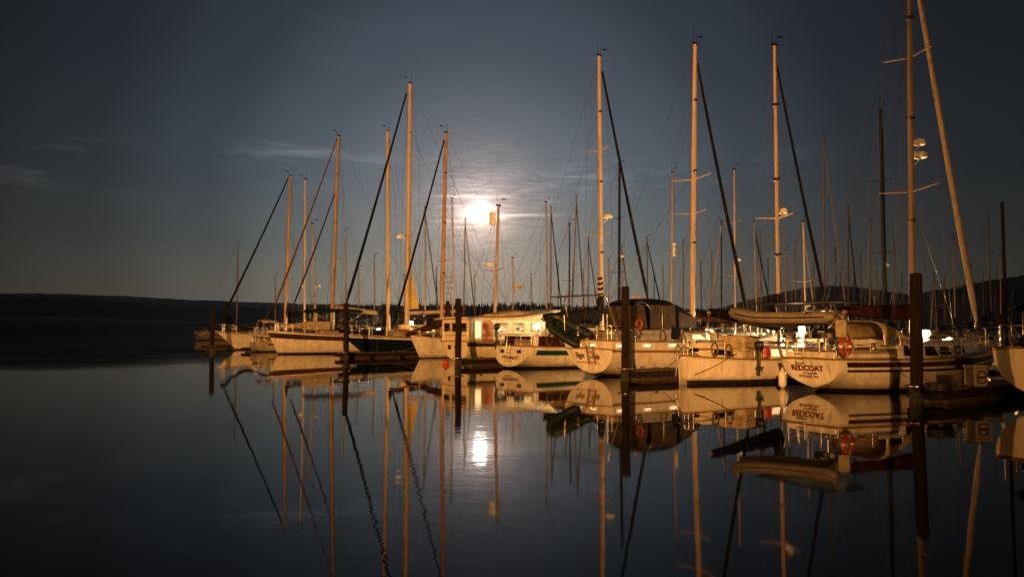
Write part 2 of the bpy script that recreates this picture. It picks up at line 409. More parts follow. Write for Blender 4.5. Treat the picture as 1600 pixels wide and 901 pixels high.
    def cabin(s, x0, x1, h, wf=.62, m=WHITE, taper=.5, name='cabin', rake=.35, zoff=0):
        rs = []; n = 9
        for i in range(n):
            q = i / (n - 1); x = x0 + (x1 - x0) * q; wd = min(s.sy(x) * wf, s.B / 2 * wf) * (1 if q < .6 else 1 - (q - .6) / .4 * (1 - taper) * .6); hh = h * (1 - .25 * q); b = s.sz(x) - .04 + zoff
            def ring(k, xo, wk): return [(x + xo, y, b + z) for (y, z) in ((-wd * wk, 0), (-wd * .95 * wk, hh * .5 * k), (-wd * .9 * wk, hh * .86 * k), (-wd * .78 * wk, hh * k), (0, hh * 1.08 * k), (wd * .78 * wk, hh * k), (wd * .9 * wk, hh * .86 * k), (wd * .95 * wk, hh * .5 * k), (wd * wk, 0))]
            if i == 0: rs.append(ring(.02, 0, .98))
            rs.append(ring(1, (-rake * q * .0), 1))
            if i == n - 1: rs.append(ring(.05, rake, .8))
        mb = MB(); mb.rings(rs, caps=True, smooth=False); s.cab = (x0, x1, h, wf, taper, zoff)
        return mb.build(name, m, s.root)
    def cabside(s, x, f, off=.01, sd=-1):
        x0, x1, h, wf, taper, zoff = s.cab; q = (x - x0) / (x1 - x0)
        wd = min(s.sy(x) * wf, s.B / 2 * wf) * (1 if q < .6 else 1 - (q - .6) / .4 * (1 - taper) * .6); hh = h * (1 - .25 * q)
        return Vector((x, sd * (wd * (1 - .11 * f) + off), s.sz(x) - .04 + zoff + hh * .86 * f))
    def window(s, par, x0, x1, f0=.3, f1=.85, m=GLASS, frame=WPL, cut=.0, name='window', both=True):
        for sd in ((-1, 1) if both else (-1,)):
            A, B_, C, D = s.cabside(x0, f0, .012, sd), s.cabside(x1, f0, .012, sd), s.cabside(x1 - cut, f1, .012, sd), s.cabside(x0 + cut * .5, f1, .012, sd)
            mb = MB(); mb.prism([A, B_, C, D], (0, sd * .012, 0)); o = mb.build(name, m, par)
            if frame:
                fr = MB(); fr.loop([A, B_, C, D], .018, 5); f_ = fr.build('frame', frame, o)
    def mast(s, pb, pt, r=.09, m=ALU, spreaders=(), stays=True, head=True, yb=0, wr=.009):
        """pb, pt local base and head"""
        pb, pt = Vector(pb), Vector(pt); mb = MB()
        mb.tube([pb + (pt - pb) * q for q in (0, .3, .6, .85, 1)], [r, r, r * .97, r * .85, r * .72], 10, flat=.75)
        mo = mb.build('mast', m, s.root)
        if head:
            hb = MB(); hb.box(pt + Vector((0, 0, .05)), (.34, .12, .1), bev=.02)
            hb.tube([pt + Vector((-.1, 0, .1)), pt + Vector((-.1, 0, .75))], .01, 5); hb.tube([pt + Vector((.1, 0, .1)), pt + Vector((.12, 0, .4)), pt + Vector((.45, 0, .45))], .012, 5)
            hb.box(pt + Vector((.42, 0, .47)), (.28, .02, .07)); hb.build('masthead_fitting', DARKM, mo)
        tips = []
        for (q, hw) in spreaders:
            c = pb + (pt - pb) * q; sp = MB()
            a = c + Vector((-.18, -hw, .10)); b = c + Vector((-.18, hw, .10))
            sp.tube([a, c + Vector((.0, 0, 0)), b], [.02, .035, .02], 6); sp.build('spreader', m, mo); tips.append((a, b))
        if stays:
            rg = MB(); yw = s.sy(pb.x) * .92
            for sd in (0, 1):
                sg = -1 if sd == 0 else 1
                ch = Vector((pb.x - .1, sg * yw, s.sz(pb.x)))
                path = [ch] + [t_[sd] for t_ in tips] + [pt - Vector((0, 0, .15))]
                rg.tube(path, wr, 4)
                if tips:
                    for dx in (.5, -.7): rg.tube([ch + Vector((dx, 0, 0)), pb + (pt - pb) * (spreaders[0][0] - .01)], wr, 4)
            rg.tube([(.1, 0, s.sz(0) + .1), pt], wr, 4)
            rg.build('standing_rigging', WIRE, s.root)
        s.mb, s.mt, s.mo = pb, pt, mo; return mo
    def forestay(s, a, b, r=.07, m=NAVYC, name='furled_headsail', taper=.35):
        a, b = Vector(a), Vector(b); mb = MB(); n = 14
        pts = [a + (b - a) * (i / n) for i in range(n + 1)]
        rr = [r * (1 - (1 - taper) * (i / n)) * (1 + .05 * math.sin(i * 2.3)) for i in range(n + 1)]; rr[0] = r * .5; rr[1] = r * .95
        for i, p in enumerate(pts): pts[i] = p - Vector((0, 0, .18 * math.sin(math.pi * i / n)))
        mb.tube(pts, rr, 8); o = mb.build(name, m, s.root)
        d = MB(); t = (b - a).normalized(); d.tube([a - t * .35, a - t * .2, a - t * .19, a], [.02, .11, .11, .03], 10); d.build('furler_drum', BLK, o); return o
    def boom(s, a, b, r=.07, m=ALU, cover=None, hi=.55, lo=.16, luff=1.2):
        a, b = Vector(a), Vector(b); mb = MB(); mb.tube([a, b], r, 8, flat=.8); bo = mb.build('boom', m, s.root)
        if cover:
            rs = []; n = 16
            for i in range(n + 1):
                q = i / n; c = a + (b - a) * (q * .97); k = hi + (lo - hi) * q ** .75; k *= 1 + .07 * math.sin(i * 1.9); wd = (.20 - .10 * q) * (1 + .12 * math.sin(i * 2.7))
                rs.append([c + Vector((0, y * wd, z)) for (y, z) in ((0, -.13), (-.7, -.06), (-1, k * .25), (-.7, k * .7), (-.15, k), (.15, k), (.7, k * .7), (1, k * .25), (.7, -.06))])
            cv = MB(); cv.rings(rs)
            if luff:
                cv.tube([a + Vector((-.0, 0, hi * .4)), a + Vector((0.02, 0, hi + luff * .4)), a + Vector((.04, 0, hi + luff))], [.26, .2, .12], 8)
            cv.build('sail_cover', cover, bo)
        return bo
    def rails(s, m=STEEL, h=.62, gap=2.0, r=.018, push=True, pull=True):
        L = s.L
        if pull:
            p = MB(); x1 = L - .1
            for hh in (h, h * .5):
                pts = []
                for sd, xx in ((-1, L * .88), (-1, L * .95)): pts.append((xx, sd * s.sy(xx) * .9, s.sz(xx) + hh))
                pts.append((x1 + .15, 0, s.sz(L) + hh))
                for sd, xx in ((1, L * .95), (1, L * .88)): pts.append((xx, sd * s.sy(xx) * .9, s.sz(xx) + hh))
                p.tube(pts, r, 6)
            for xx in (L * .88, L * .95):
                for sd in (-1, 1): p.tube([(xx, sd * s.sy(xx) * .9, s.sz(xx)), (xx, sd * s.sy(xx) * .9, s.sz(xx) + h)], r, 6)
            p.build('bow_pulpit', m, s.root)
        if push:
            p = MB(); yb = s.sy(0) * .9
            for hh in (h, h * .5): p.tube([(1.3, -s.sy(1.3) * .93, s.sz(1) + hh), (.15, -yb, s.sz(0) + hh), (.02, -yb * .6, s.sz(0) + hh), (.02, yb * .6, s.sz(0) + hh), (.15, yb, s.sz(0) + hh), (1.3, s.sy(1.3) * .93, s.sz(1) + hh)], r, 6)
            for xx, yy in ((1.3, s.sy(1.3) * .93), (.15, yb), (.03, yb * .45)):
                for sd in (-1, 1): p.tube([(xx, sd * yy, s.sz(xx)), (xx, sd * yy, s.sz(xx) + h)], r, 6)
            p.build('stern_pushpit', m, s.root)
        lf = MB(); xs = [1.3 + i * gap for i in range(int((L * .88 - 1.3) / gap) + 1)] + [L * .88]
        for sd in (-1, 1):
            for hh in (h, h * .5): lf.tube([(x, sd * s.sy(x) * .93, s.sz(x) + hh) for x in xs], .006, 4)
            for x in xs[1:-1]: lf.tube([(x, sd * s.sy(x) * .93, s.sz(x)), (x, sd * s.sy(x) * .93, s.sz(x) + h)], .012, 5)
        lf.build('lifelines', m, s.root)
    def dodger(s, x0, x1, w_, h, base, m=NAVYC, vinyl=True, name='spray_hood'):
        """x0 aft edge (high), x1 forward edge (low)"""
        g = []; n = 12
        for i in range(7):
            q = i / 6; x = x0 + (x1 - x0) * q; hh = h * (1 - q ** 2.2 * .85); row = []
            for j in range(n + 1):
                a = math.pi * j / n; e = .55
                yy = -math.copysign(abs(math.cos(a)) ** e, math.cos(a)) * w_; zz = math.sin(a) ** e * hh
                row.append((x, yy, base + zz + .02))
            g.append(row)
        mb = MB(); mb.sheet(g, .02); o = mb.build(name, m, s.root)
        fr = MB()
        for i in (0, 3): fr.tube([Vector(p) + Vector((0, 0, -.03)) for p in g[i]], .016, 5)
        fr.build('frame', STEEL, o)
        if vinyl:
            for sd in (-1, 1):
                v = MB(); xm = x0 + (x1 - x0) * .12; xe = x0 + (x1 - x0) * .7
                v.prism([(xm, sd * (w_ + .012), base + .1), (xe, sd * (w_ + .012), base + .1), (xe, sd * (w_ + .0), base + h * .42), (xm, sd * (w_ + .0), base + h * .62)], (0, sd * .01, 0)); v.build('side_window', VINYL, o)
        return o
    def bimini(s, x0, x1, w_, z0, z1, m=NAVYC, name='bimini'):
        g = []; n = 8
        for i in range(6):
            q = i / 5; x = x0 + (x1 - x0) * q
            g.append([(x, -w_ + 2 * w_ * j / n, z1 - .28 * (2 * j / n - 1) ** 4 + .05 * math.sin(math.pi * q)) for j in range(n + 1)])
        mb = MB(); mb.sheet(g, .03); o = mb.build(name, m, s.root); fr = MB()
        for x in (x0, (x0 + x1) / 2, x1):
            fr.tube([((x0 + x1) / 2, -w_, z0), (x, -w_ + .02, z1 - .33), (x, -w_ * .7, z1 - .1), (x, w_ * .7, z1 - .1), (x, w_ - .02, z1 - .33), ((x0 + x1) / 2, w_, z0)], .016, 5)
        fr.build('frame', STEEL, o); return o
    def cockpit(s, x0, x1, m=DULL, h=.35, wheel=True):
        c = MB()
        for sd in (-1, 1):
            c.box(((x0 + x1) / 2, sd * s.B * .30, s.sz(x0) + h / 2 - .02), (x1 - x0, .16, h), bev=.04)
        c.box((x0, 0, s.sz(x0) + h / 2 - .05), (.14, s.B * .6 - .17, h * .85), bev=.03)
        c.build('cockpit_coaming', m, s.root)
        if wheel:
            xw = x0 + (x1 - x0) * .35; z = s.sz(x0) + .55; wb = MB()
            wb.loop([(xw, .42 * math.cos(a), z + .42 * math.sin(a)) for a in [2 * math.pi * k / 20 for k in range(20)]], .015, 5)
            for k in range(3):
                a = math.pi * k / 3; wb.tube([(xw, .42 * math.cos(a), z + .42 * math.sin(a)), (xw, -.42 * math.cos(a), z - .42 * math.sin(a))], .01, 4)
            o = wb.build('steering_wheel', STEEL, s.root); p = MB(); p.tube([(xw + .12, 0, s.sz(x0) - .1), (xw + .12, 0, z + .1), (xw + .1, 0, z + .25)], [.11, .09, .13], 10); p.build('binnacle', WPL, s.root)
    def winches(s, pts):
        for p in pts:
            b = MB(); p = Vector(p); b.tube([p, p + Vector((0, 0, .06)), p + Vector((0, 0, .1)), p + Vector((0, 0, .18)), p + Vector((0, 0, .2))], [.09, .09, .06, .075, .05], 10); b.build('winch', STEEL, s.root)
    def radar(s, p, m=WPL, r=.28, name='radar_dome', arm=1):
        p = Vector(p); b = MB(); b.tube([p + Vector((.34 * arm, 0, 0)), p + Vector((.34 * arm, 0, .05)), p + Vector((.34 * arm, 0, .17)), p + Vector((.34 * arm, 0, .22))], [r * .9, r, r * .95, r * .55], 14)
        b.tube([p, p + Vector((.34 * arm, 0, -.01))], .04, 6); b.tube([p + Vector((0, 0, -.3)), p + Vector((.34 * arm, 0, -.02))], .02, 5); return b.build(name, m, s.mo)

def fender(pos, label, r=.13, h=.62, group=None, m=WPL):
    p = Vector(pos); e = empty('fender', p); tag(e, label, 'fender', group); b = MB()
    prof = [(0, .02), (.04, r * .6), (.1, r * .95), (.16, r), (h - .16, r), (h - .1, r * .95), (h - .04, r * .6), (h, .03), (h + .06, .03)]
    b.tube([(0, 0, z) for z, _ in prof], [q for _, q in prof], 12); b.build('body', m, e)
    l = MB(); l.tube([(0, 0, h + .05), (0.02, .03, h + .5)], .01, 5); l.build('lanyard', ROPE, e); return e
def line_obj(a, b, sag, label, r=.014, cat='rope', name='mooring_line'):
    a, b = Vector(a), Vector(b); n = 12; e = MB()
    e.tube([a + (b - a) * (i / n) - Vector((0, 0, sag * 4 * (i / n) * (1 - i / n))) for i in range(n + 1)], r, 5)
    o = e.build(name, ROPE); tag(o, label, cat); return o
def inflatable(origin, rz, L, W, tube_r, m, label, inner=BLK, tilt=(0, 0)):
    e = empty('inflatable_dinghy', origin, rz); e.rotation_euler = (tilt[0], tilt[1], rz); tag(e, label, 'dinghy')
    hw = W / 2 - tube_r; pts = [(0, -hw, 0)]; rr = [tube_r * .45]
    pts += [(.25, -hw, 0), (L * .3, -hw, .0), (L * .6, -hw, .03)]; rr += [tube_r, tube_r, tube_r]
    for k in range(1, 10):
        a = -math.pi / 2 + math.pi * k / 10; pts.append((L * .62 + (L * .38 - tube_r) * math.cos(a), hw * math.sin(a), .03 + .22 * math.cos(a) ** 1.5)); rr.append(tube_r * .96)
    pts += [(L * .6, hw, .03), (L * .3, hw, 0), (.25, hw, 0), (0, hw, 0)]; rr += [tube_r, tube_r, tube_r, tube_r * .45]
    b = MB(); b.tube(pts, rr, 14); t = b.build('buoyancy_tube', m, e)
    st = MB(); off = [Vector(p) for p in pts[1:-1]]
    st.tube([p + Vector((0, (1 if p.y > 0 else -1) * tube_r * .97 if abs(p.y) > .1 else 0, 0)) + (Vector((tube_r * .97, 0, 0)) if p.x > L * .8 and abs(p.y) <= .1 else Vector()) for p in off], .025, 5)
    st.build('rubbing_strake', inner, t)
    f = MB(); rs = []
    for i in range(9):
        q = i / 8; x = .3 + (L * .9 - .3) * q; ww = hw * (1 if q < .6 else math.sqrt(max(.02, 1 - ((q - .6) / .42) ** 2))); k = -.16 - .06 * math.sin(q * 3) + .25 * max(0, q - .6)
        rs.append([(x, -ww, -.02), (x, -ww * .5, k * .8), (x, 0, k - .06), (x, ww * .5, k * .8), (x, ww, -.02)])
    f.rings(rs, caps=False, closed=False); f.rings([[(x, y, z + .02) for (x, y, z) in r] for r in rs], caps=False, closed=False); f.build('floor', m, e)
    tr = MB(); tr.box((.3, 0, 0), (.05, hw * 2 - .2, .38), bev=.015); tr.build('transom_board', BLK if m is RUBG else GREY, e)
    th = MB(); th.box((L * .45, 0, .06), (.24, hw * 2 - .1, .04), bev=.012); th.build('seat', GREY if m is RUBB else m, e)
    return e
def outboard(pos, rz, label, s=1.0, parent=None):
    e = empty('outboard_motor', pos, rz); tag(e, label, 'outboard motor')
    c = MB(); rs = []
    for (z, a, b_) in ((.18, .10, .09), (.22, .17, .12), (.36, .2, .14), (.46, .17, .12), (.50, .08, .06)):
        rs.append([(a * s * math.cos(q) - .06 * s, b_ * s * math.sin(q), z * s) for q in [2 * math.pi * k / 12 for k in range(12)]])
    c.rings(rs); c.build('cowling', BLK, e)
    l = MB(); l.box((-.03 * s, 0, -.12 * s), (.14 * s, .08 * s, .62 * s), bev=.02); l.box((-.05 * s, 0, -.44 * s), (.3 * s, .12 * s, .02 * s)); l.box((0, 0, -.6 * s), (.16 * s, .03 * s, .3 * s))
    l.tube([(-.16 * s, 0, -.52 * s), (.12 * s, 0, -.52 * s)], [.05 * s, .03 * s], 8); l.build('leg', BLK, e)
    p = MB()
    for k in range(3):
        a = 2 * math.pi * k / 3; p.prism([(-.18 * s, 0, -.52 * s), (-.2 * s, .11 * s * math.cos(a) - .03 * math.sin(a), -.52 * s + .11 * s * math.sin(a)), (-.17 * s, .11 * s * math.cos(a + .6), -.52 * s + .11 * s * math.sin(a + .6))], (.01, 0, 0))
    p.build('propeller', STEEL, e)
    b = MB(); b.box((.12 * s, 0, .02 * s), (.08 * s, .2 * s, .3 * s), bev=.02); b.tube([(.1 * s, 0, .22 * s), (.5 * s, 0, .3 * s)], .02, 6); b.build('clamp_bracket', STEEL, e); return e

# ================================================================== SETTING
def grid_mesh(name, x0, x1, y0, y1, nx, ny, zf, m, smooth=True):
    vs = [(x0 + (x1 - x0) * i / nx, y0 + (y1 - y0) * j / ny, 0) for j in range(ny + 1) for i in range(nx + 1)]
    vs = [(x, y, zf(x, y)) for x, y, _ in vs]; W_ = nx + 1
    b = MB(); b.add(vs, [(j * W_ + i, j * W_ + i + 1, (j + 1) * W_ + i + 1, (j + 1) * W_ + i) for j in range(ny) for i in range(nx)], 0, smooth); return b.build(name, m)
wm = bpy.data.materials.new('calm_harbour_water'); wm.use_nodes = True; t = wm.node_tree; pb = t.nodes['Principled BSDF']
pb.inputs['Base Color'].default_value = (.0012, .002, .002, 1); pb.inputs['Roughness'].default_value = .02; pb.inputs['IOR'].default_value = 1.21
geo = t.nodes.new('ShaderNodeNewGeometry')
_rn = t.nodes.new('ShaderNodeTexNoise'); t.links.new(geo.outputs['Position'], _rn.inputs['Vector']); _rn.inputs['Scale'].default_value = .12; _rn.inputs['Detail'].default_value = 3
_rm = t.nodes.new('ShaderNodeMapRange'); t.links.new(_rn.outputs[0], _rm.inputs[0]); _rm.inputs[1].default_value = .4; _rm.inputs[2].default_value = .65; _rm.inputs[3].default_value = .012; _rm.inputs[4].default_value = .06; t.links.new(_rm.outputs[0], pb.inputs['Roughness'])
def wnoise(scale, sx, detail, rough=.55):
    mp = t.nodes.new('ShaderNodeMapping'); t.links.new(geo.outputs['Position'], mp.inputs[0]); mp.inputs['Scale'].default_value = (sx, 1, 1); mp.inputs['Rotation'].default_value = (0, 0, .3)
    n = t.nodes.new('ShaderNodeTexNoise'); t.links.new(mp.outputs[0], n.inputs['Vector']); n.inputs['Scale'].default_value = scale; n.inputs['Detail'].default_value = detail; n.inputs['Roughness'].default_value = rough; return n.outputs[0]
n1 = wnoise(.55, .6, 2); n2 = wnoise(3.2, .7, 2); patch = wnoise(.06, .5, 2)
mr = t.nodes.new('ShaderNodeMapRange'); t.links.new(patch, mr.inputs[0]); mr.inputs[1].default_value = .42; mr.inputs[2].default_value = .68; mr.inputs[3].default_value = .12; mr.inputs[4].default_value = 1
mm = t.nodes.new('ShaderNodeMath'); mm.operation = 'MULTIPLY'; t.links.new(n2, mm.inputs[0]); t.links.new(mr.outputs[0], mm.inputs[1])
b1 = t.nodes.new('ShaderNodeBump'); t.links.new(n1, b1.inputs['Height']); b1.inputs['Strength'].default_value = 1; b1.inputs['Distance'].default_value = .0018
b2 = t.nodes.new('ShaderNodeBump'); t.links.new(mm.outputs[0], b2.inputs['Height']); b2.inputs['Strength'].default_value = 1; b2.inputs['Distance'].default_value = .0008
t.links.new(b1.outputs[0], b2.inputs['Normal'])
# a light breath of wind roughens one patch of the water off the dock
def wmath(op, a, b=None):
    n = t.nodes.new('ShaderNodeMath'); n.operation = op
    for i, v in enumerate((a, b)):
        if v is None: continue
        if isinstance(v, (int, float)): n.inputs[i].default_value = v
        else: t.links.new(v, n.inputs[i])
    return n.outputs[0]
wx = t.nodes.new('ShaderNodeSeparateXYZ'); t.links.new(geo.outputs['Position'], wx.inputs[0])
ga = wmath('POWER', wmath('DIVIDE', wmath('ADD', wx.outputs[0], .9), 1.25), 2); gb = wmath('POWER', wmath('DIVIDE', wmath('SUBTRACT', wx.outputs[1], 15.5), 9.5), 2)
msk = wmath('EXPONENT', wmath('MULTIPLY', wmath('ADD', ga, gb), -1.0))
n3 = wnoise(3.0, .45, 3, .6)
b3 = t.nodes.new('ShaderNodeBump'); t.links.new(wmath('MULTIPLY', n3, msk), b3.inputs['Height']); b3.inputs['Strength'].default_value = 1; b3.inputs['Distance'].default_value = .0036
t.links.new(b2.outputs[0], b3.inputs['Normal']); t.links.new(b3.outputs[0], pb.inputs['Normal'])
wb = MB(); wb.add([(-4800, -400, 0), (4800, -400, 0), (4800, 5200, 0), (-4800, 5200, 0)], [(0, 1, 2, 3)])
water = wb.build('water', wm); tag(water, 'still dark harbour water mirroring masts and the moon', kind='structure')

HILL = mat('wooded_hillside', (.03, .036, .03), .95, rgb2=(.014, .018, .015), scale=.02, bump=0)
HILLN = mat('dark_near_shore', (.018, .018, .015), .95, rgb2=(.008, .008, .007), scale=.05)
def interp(pts, x):
    if x <= pts[0][0]: return pts[0][1]
    for (a, b), (c, d) in zip(pts, pts[1:]):
        if x <= c: return b + (d - b) * (x - a) / (c - a)
    return pts[-1][1]
def ridge(name, label, prof, D, depth, m, rough=1.0, jag=0, n=260, seed=1):
    """a range of hills: prof is skyline as (photo px, photo py) at distance D"""
    rnd = random.Random(seed); x0, x1 = prof[0][0], prof[-1][0]; rs = []; ph = [rnd.uniform(0, 6.28) for _ in range(12)]
    for i in range(n + 1):
        px = x0 + (x1 - x0) * i / n; py = interp(prof, px)
        top = ptd(px, py, D); H = max(.5, top.z); X = top.x
        nz = sum(math.sin(X * .004 * (k + 1) ** 1.5 + ph[k]) / (k + 1) for k in range(12)) * .012 * H * rough + rnd.uniform(-1, 1) * jag
        e = min(1, i / 14, (n - i) / 14) if False else 1
        rs.append([(X * (D - depth * .45) / D, D - depth * .45, -3), (X * (D - depth * .3) / D, D - depth * .3, H * (.28 + .05 * math.sin(X * .01 + ph[0]))), (X * (D - depth * .12) / D, D - depth * .12, H * (.75 + .06 * math.sin(X * .008 + ph[1]))),
                   (X, D, H + nz), (X, D + depth * .2, H * .8), (X, D + depth * .5, -3)])
    b = MB(); b.rings(rs, caps=False, closed=False); o = b.build(name, m); tag(o, label, kind='structure'); return o
ridge('hills', 'long low wooded hill across the water on the left', [(-900, 470), (-400, 462), (-100, 459), (0, 458), (100, 459), (200, 463), (300, 469), (400, 472), (560, 476), (700, 477), (850, 478), (1100, 484), (1300, 492), (1500, 500)], 2400, 1400, HILL, seed=2, jag=1.0)
ridge('shoreline', 'near black low shore at the foot of the far hill', [(-900, 494), (-200, 494), (0, 493), (130, 496), (260, 500), (360, 505), (480, 510), (620, 514)], 1500, 500, HILLN, seed=5, jag=.8)
ridge('hills', 'rounded dark hill behind the masts on the right', [(1040, 500), (1110, 484), (1160, 470), (1210, 458), (1255, 449), (1300, 446), (1345, 450), (1400, 457), (1450, 466), (1520, 478), (1700, 500)], 2900, 1300, HILL, seed=8)
ridge('hills', 'steep wooded slope rising at the right edge', [(1330, 492), (1400, 474), (1450, 456), (1490, 449), (1540, 440), (1600, 431), (1700, 420), (1900, 410), (2300, 430)], 1900, 900, HILL, seed=9, jag=1.5)
# conifers along the skyline of the middle shore: one far-off wood
fb = MB(); rnd = random.Random(3)
FTOP = [(480, 476), (560, 474), (640, 473), (700, 475), (760, 474), (810, 471), (850, 471), (885, 476), (950, 476), (1000, 480), (1100, 482), (1180, 484)]
for i in range(900):
    px = rnd.uniform(480, 1180); D = 1750 + rnd.uniform(-60, 60); top = ptd(px, interp(FTOP, px) + rnd.uniform(-2.0, 5), D)
    h = top.z; wd = rnd.uniform(2.2, 5.5)
    rs = [[(top.x + wd * k * math.cos(q), D + wd * k * math.sin(q), h * z) for q in (0.3, 1.9, 3.4, 5.0)] for (z, k) in ((0, 1), (.62, 1.2), (.66, .7), (.84, .85), (.87, .4), (1, .05))]
    fb.rings(rs, caps=False, smooth=False)
tag(fb.build('far_wood', HILL), 'far conifer wood making a jagged treeline behind the masts', 'wood', kind='stuff')
# the moon
mm_ = mat('moon_surface', (1, 1, 1), .9, emis=((1, .95, .86), 20), var=.01)
MD = 12000.0; mo = MB(); mo.ball((0, 0, 0), MD * math.tan(R(.5)), 32, 18); mobj = mo.build('moon', mm_); mobj.location = MOON * MD; tag(mobj, 'full moon glaring through thin cloud', 'moon')

hm = bpy.data.materials.new('thin_night_haze'); hm.use_nodes = True; hm.node_tree.nodes.clear()
_v = hm.node_tree.nodes.new('ShaderNodeVolumePrincipled'); _o = hm.node_tree.nodes.new('ShaderNodeOutputMaterial'); hm.node_tree.links.new(_v.outputs[0], _o.inputs['Volume'])
_v.inputs['Color'].default_value = (.92, .95, 1, 1); _v.inputs['Density'].default_value = .00003; _v.inputs['Anisotropy'].default_value = .72
hz = MB(); hz.box((0, 2400, 249), (10400, 5800, 510)); hz = hz.build('haze', hm); tag(hz, 'thin pale night haze over the bay', kind='stuff')

# ================================================================== DOCKS
def dock(u0, v0, u1, v1, wd, label, name='floating_dock', z=.42):
    a, b = uv(u0, v0), uv(u1, v1); d = (b - a); L = d.length; e = empty(name, (a.x, a.y, 0), math.atan2(d.y, d.x)); tag(e, label, 'dock')
    p = MB(); n = int(L / .45) + 1
    for i in range(n):
        x = (i + .5) * L / n; p.box((x, 0, z - .03 + .004 * math.sin(i * 5.1)), (L / n - .02, wd, .05))
    p.build('deck_planks', PLANK, e)
    f = MB()
    for sd in (-1, 1): f.box((L / 2, sd * (wd / 2 - .03), z - .17), (L - .02, .07, .22), bev=.01)
    f.box((-.035, 0, z - .17), (.07, wd, .22), bev=.01); f.build('fascia_board', PILE, e)
    for i in range(max(2, int(L / 3))):
        for sd in (-1, 1):
            if L > 60 and i % 2: continue
            x = (i + .3) * L / max(2, int(L / 3)); c_ = MB(); c_.tube([(x - .13, sd * (wd / 2 - .12), z + .07), (x + .13, sd * (wd / 2 - .12), z + .07)], .02, 6); c_.box((x, sd * (wd / 2 - .12), z + .03), (.1, .05, .06)); c_.build('cleat', STEEL, e)
    fl = MB(); k = max(1, int(L / 2.4))
    for i in range(k): fl.box(((i + .5) * L / k, 0, -.02), (L / k * .8, wd * .86, .5), bev=.05)
    fl.build('float', FLOAT, e)
    return e
def piling(pos, H, r, label):
    e = empty('mooring_piling', (pos[0], pos[1], 0)); tag(e, label, 'piling', 'timber pilings of the marina'); b = MB(); n = 12; rs = []
    rn = random.Random(int(pos[0] * 100)); ph = rn.uniform(0, 6); lx, ly = rn.uniform(-.015, .02), rn.uniform(-.02, .02)
    for i in range(n + 1):
        z = -.4 + (H + .4) * i / n; rs.append([(lx * z + (r * (1.04 - .05 * i / n) + .012 * math.sin(3 * q + z * 2 + ph) + rn.uniform(-.006, .006)) * math.cos(q), ly * z + (r * (1.04 - .05 * i / n) + .012 * math.sin(2 * q + z + ph)) * math.sin(q), z) for q in [2 * math.pi * k / 18 for k in range(18)]])
    rs.append([((p[0] - lx * H) * .8 + lx * H, (p[1] - ly * H) * .8 + ly * H, H + .03) for p in rs[-1]]); b.rings(rs); b.build('post', PILE, e)
    w_ = MB(); w_.tube([(0, 0, -.4), (0, 0, .05), (0, 0, .32), (lx * .4, 0, .42)], [r * 1.14, r * 1.16, r * 1.1, r * 1.03], 14); w_.build('weed_band', WET, e)
    c = MB(); c.loop([((r + .12) * math.cos(q), (r + .12) * math.sin(q), .47) for q in [2 * math.pi * k / 16 for k in range(16)]], .03, 6); c.build('guide_ring', STEEL, e)
    return e
dock(39, 10, 39, -118, 2.2, 'long main walkway dock running behind the front row of boats')
for (u0, v, u1, wd, lb) in ((20.6, -10.5, 37.8, .95, 'dark finger dock beside the red-striped sloop at the right'), (20.9, -21.9, 37.8, 1.0, 'brown finger dock ending at the tallest middle piling'),
                            (21.9, -35.9, 37.8, .9, 'finger dock between the pilothouse boat and the oval-sterned white sloop'), (21.0, -50.9, 37.8, 1.1, 'low finger dock lying in front of the dark green yacht'),
                            (20.5, -72.0, 37.8, 1.0, 'finger dock beyond the brown-striped white hull on the left'), (20, -84.8, 37.8, 1.0, 'leftmost finger dock past the farthest white bow')):
    dock(u0, v, u1, v, wd, lb)
pp = ground(1432, 631); piling((pp.x, pp.y), 3.38, .15, 'nearest thick dark piling in front of the red-striped sloop')
pp = ground(977, 595); piling((pp.x, pp.y), 3.58, .155, 'tall brown piling standing before the sloop with a blue cockpit tent')
pp = ground(716, 573); piling((pp.x, pp.y), 3.6, .165, 'dark piling between two red floats near the rounded white stern')
pp = ground(541, 561); piling((pp.x, pp.y), 3.75, .18, 'dark piling in front of the bow of the dark green yacht')
pp = ground(331, 549); piling((pp.x, pp.y), 4.0, .22, 'leftmost piling just left of the farthest white bow')
for px, py, r, z, lb in ((735, 570, .2, .1, 'round red mooring float right of the dark piling'), (697, 569, .19, .1, 'round red mooring float left of the dark piling')):
    p = ground(px, py); e = empty('mooring_float', (p.x, p.y, 0)); tag(e, lb, 'float'); b = MB(); b.ball((0, 0, z), (r, r, r * .95), 14, 9); b.build('ball', REDB, e); b = MB(); b.tube([(0, 0, z + r * .9), (0, 0, z + r * 1.25)], .035, 8); b.build('eye', BLK, e)


# ================================================================== FRONT ROW
# ---- the red-striped sloop
rc = Boat('sailing_yacht', 'white sloop with dark red stripe, maroon sail cover and REDCOAT on its stern', 'sailboat', 10.2, 3.5, origin=ground(1263, 611), heading=R(27))
rc.hull(1.02, 1.0, 1.42, tb=.62, zt=.10, rb=1.2, rs=.28, mats=[WHITE, BOOT, REDST], stripes=((1, 3, 2), (4, 5, 2)), tsh=(3.6, .95), stripe_from=.02)
def transom_text(bt, txt, y, z, size, mt, **k):
    S = bt.sheer(0); rs = bt.par[4]; up = Vector((-rs / S, 0, 1)).normalized()
    x = rs * (1 - z / S) - .008
    return lettering(txt, size, mt, bt.root, (x - .004, y, z), (0, -1, 0), up, **k)
transom_text(rc, 'REDCOAT', .10, .72, .25, LETRED, bold=.010, sx=1.1, name='ship_name')
transom_text(rc, 'SPOKANE, WA', .1, .46, .12, LETGRY, bold=.004, name='home_port')
em = MB(); z_ = .57; x_ = .28 * (1 - z_ / 1.02) - .012
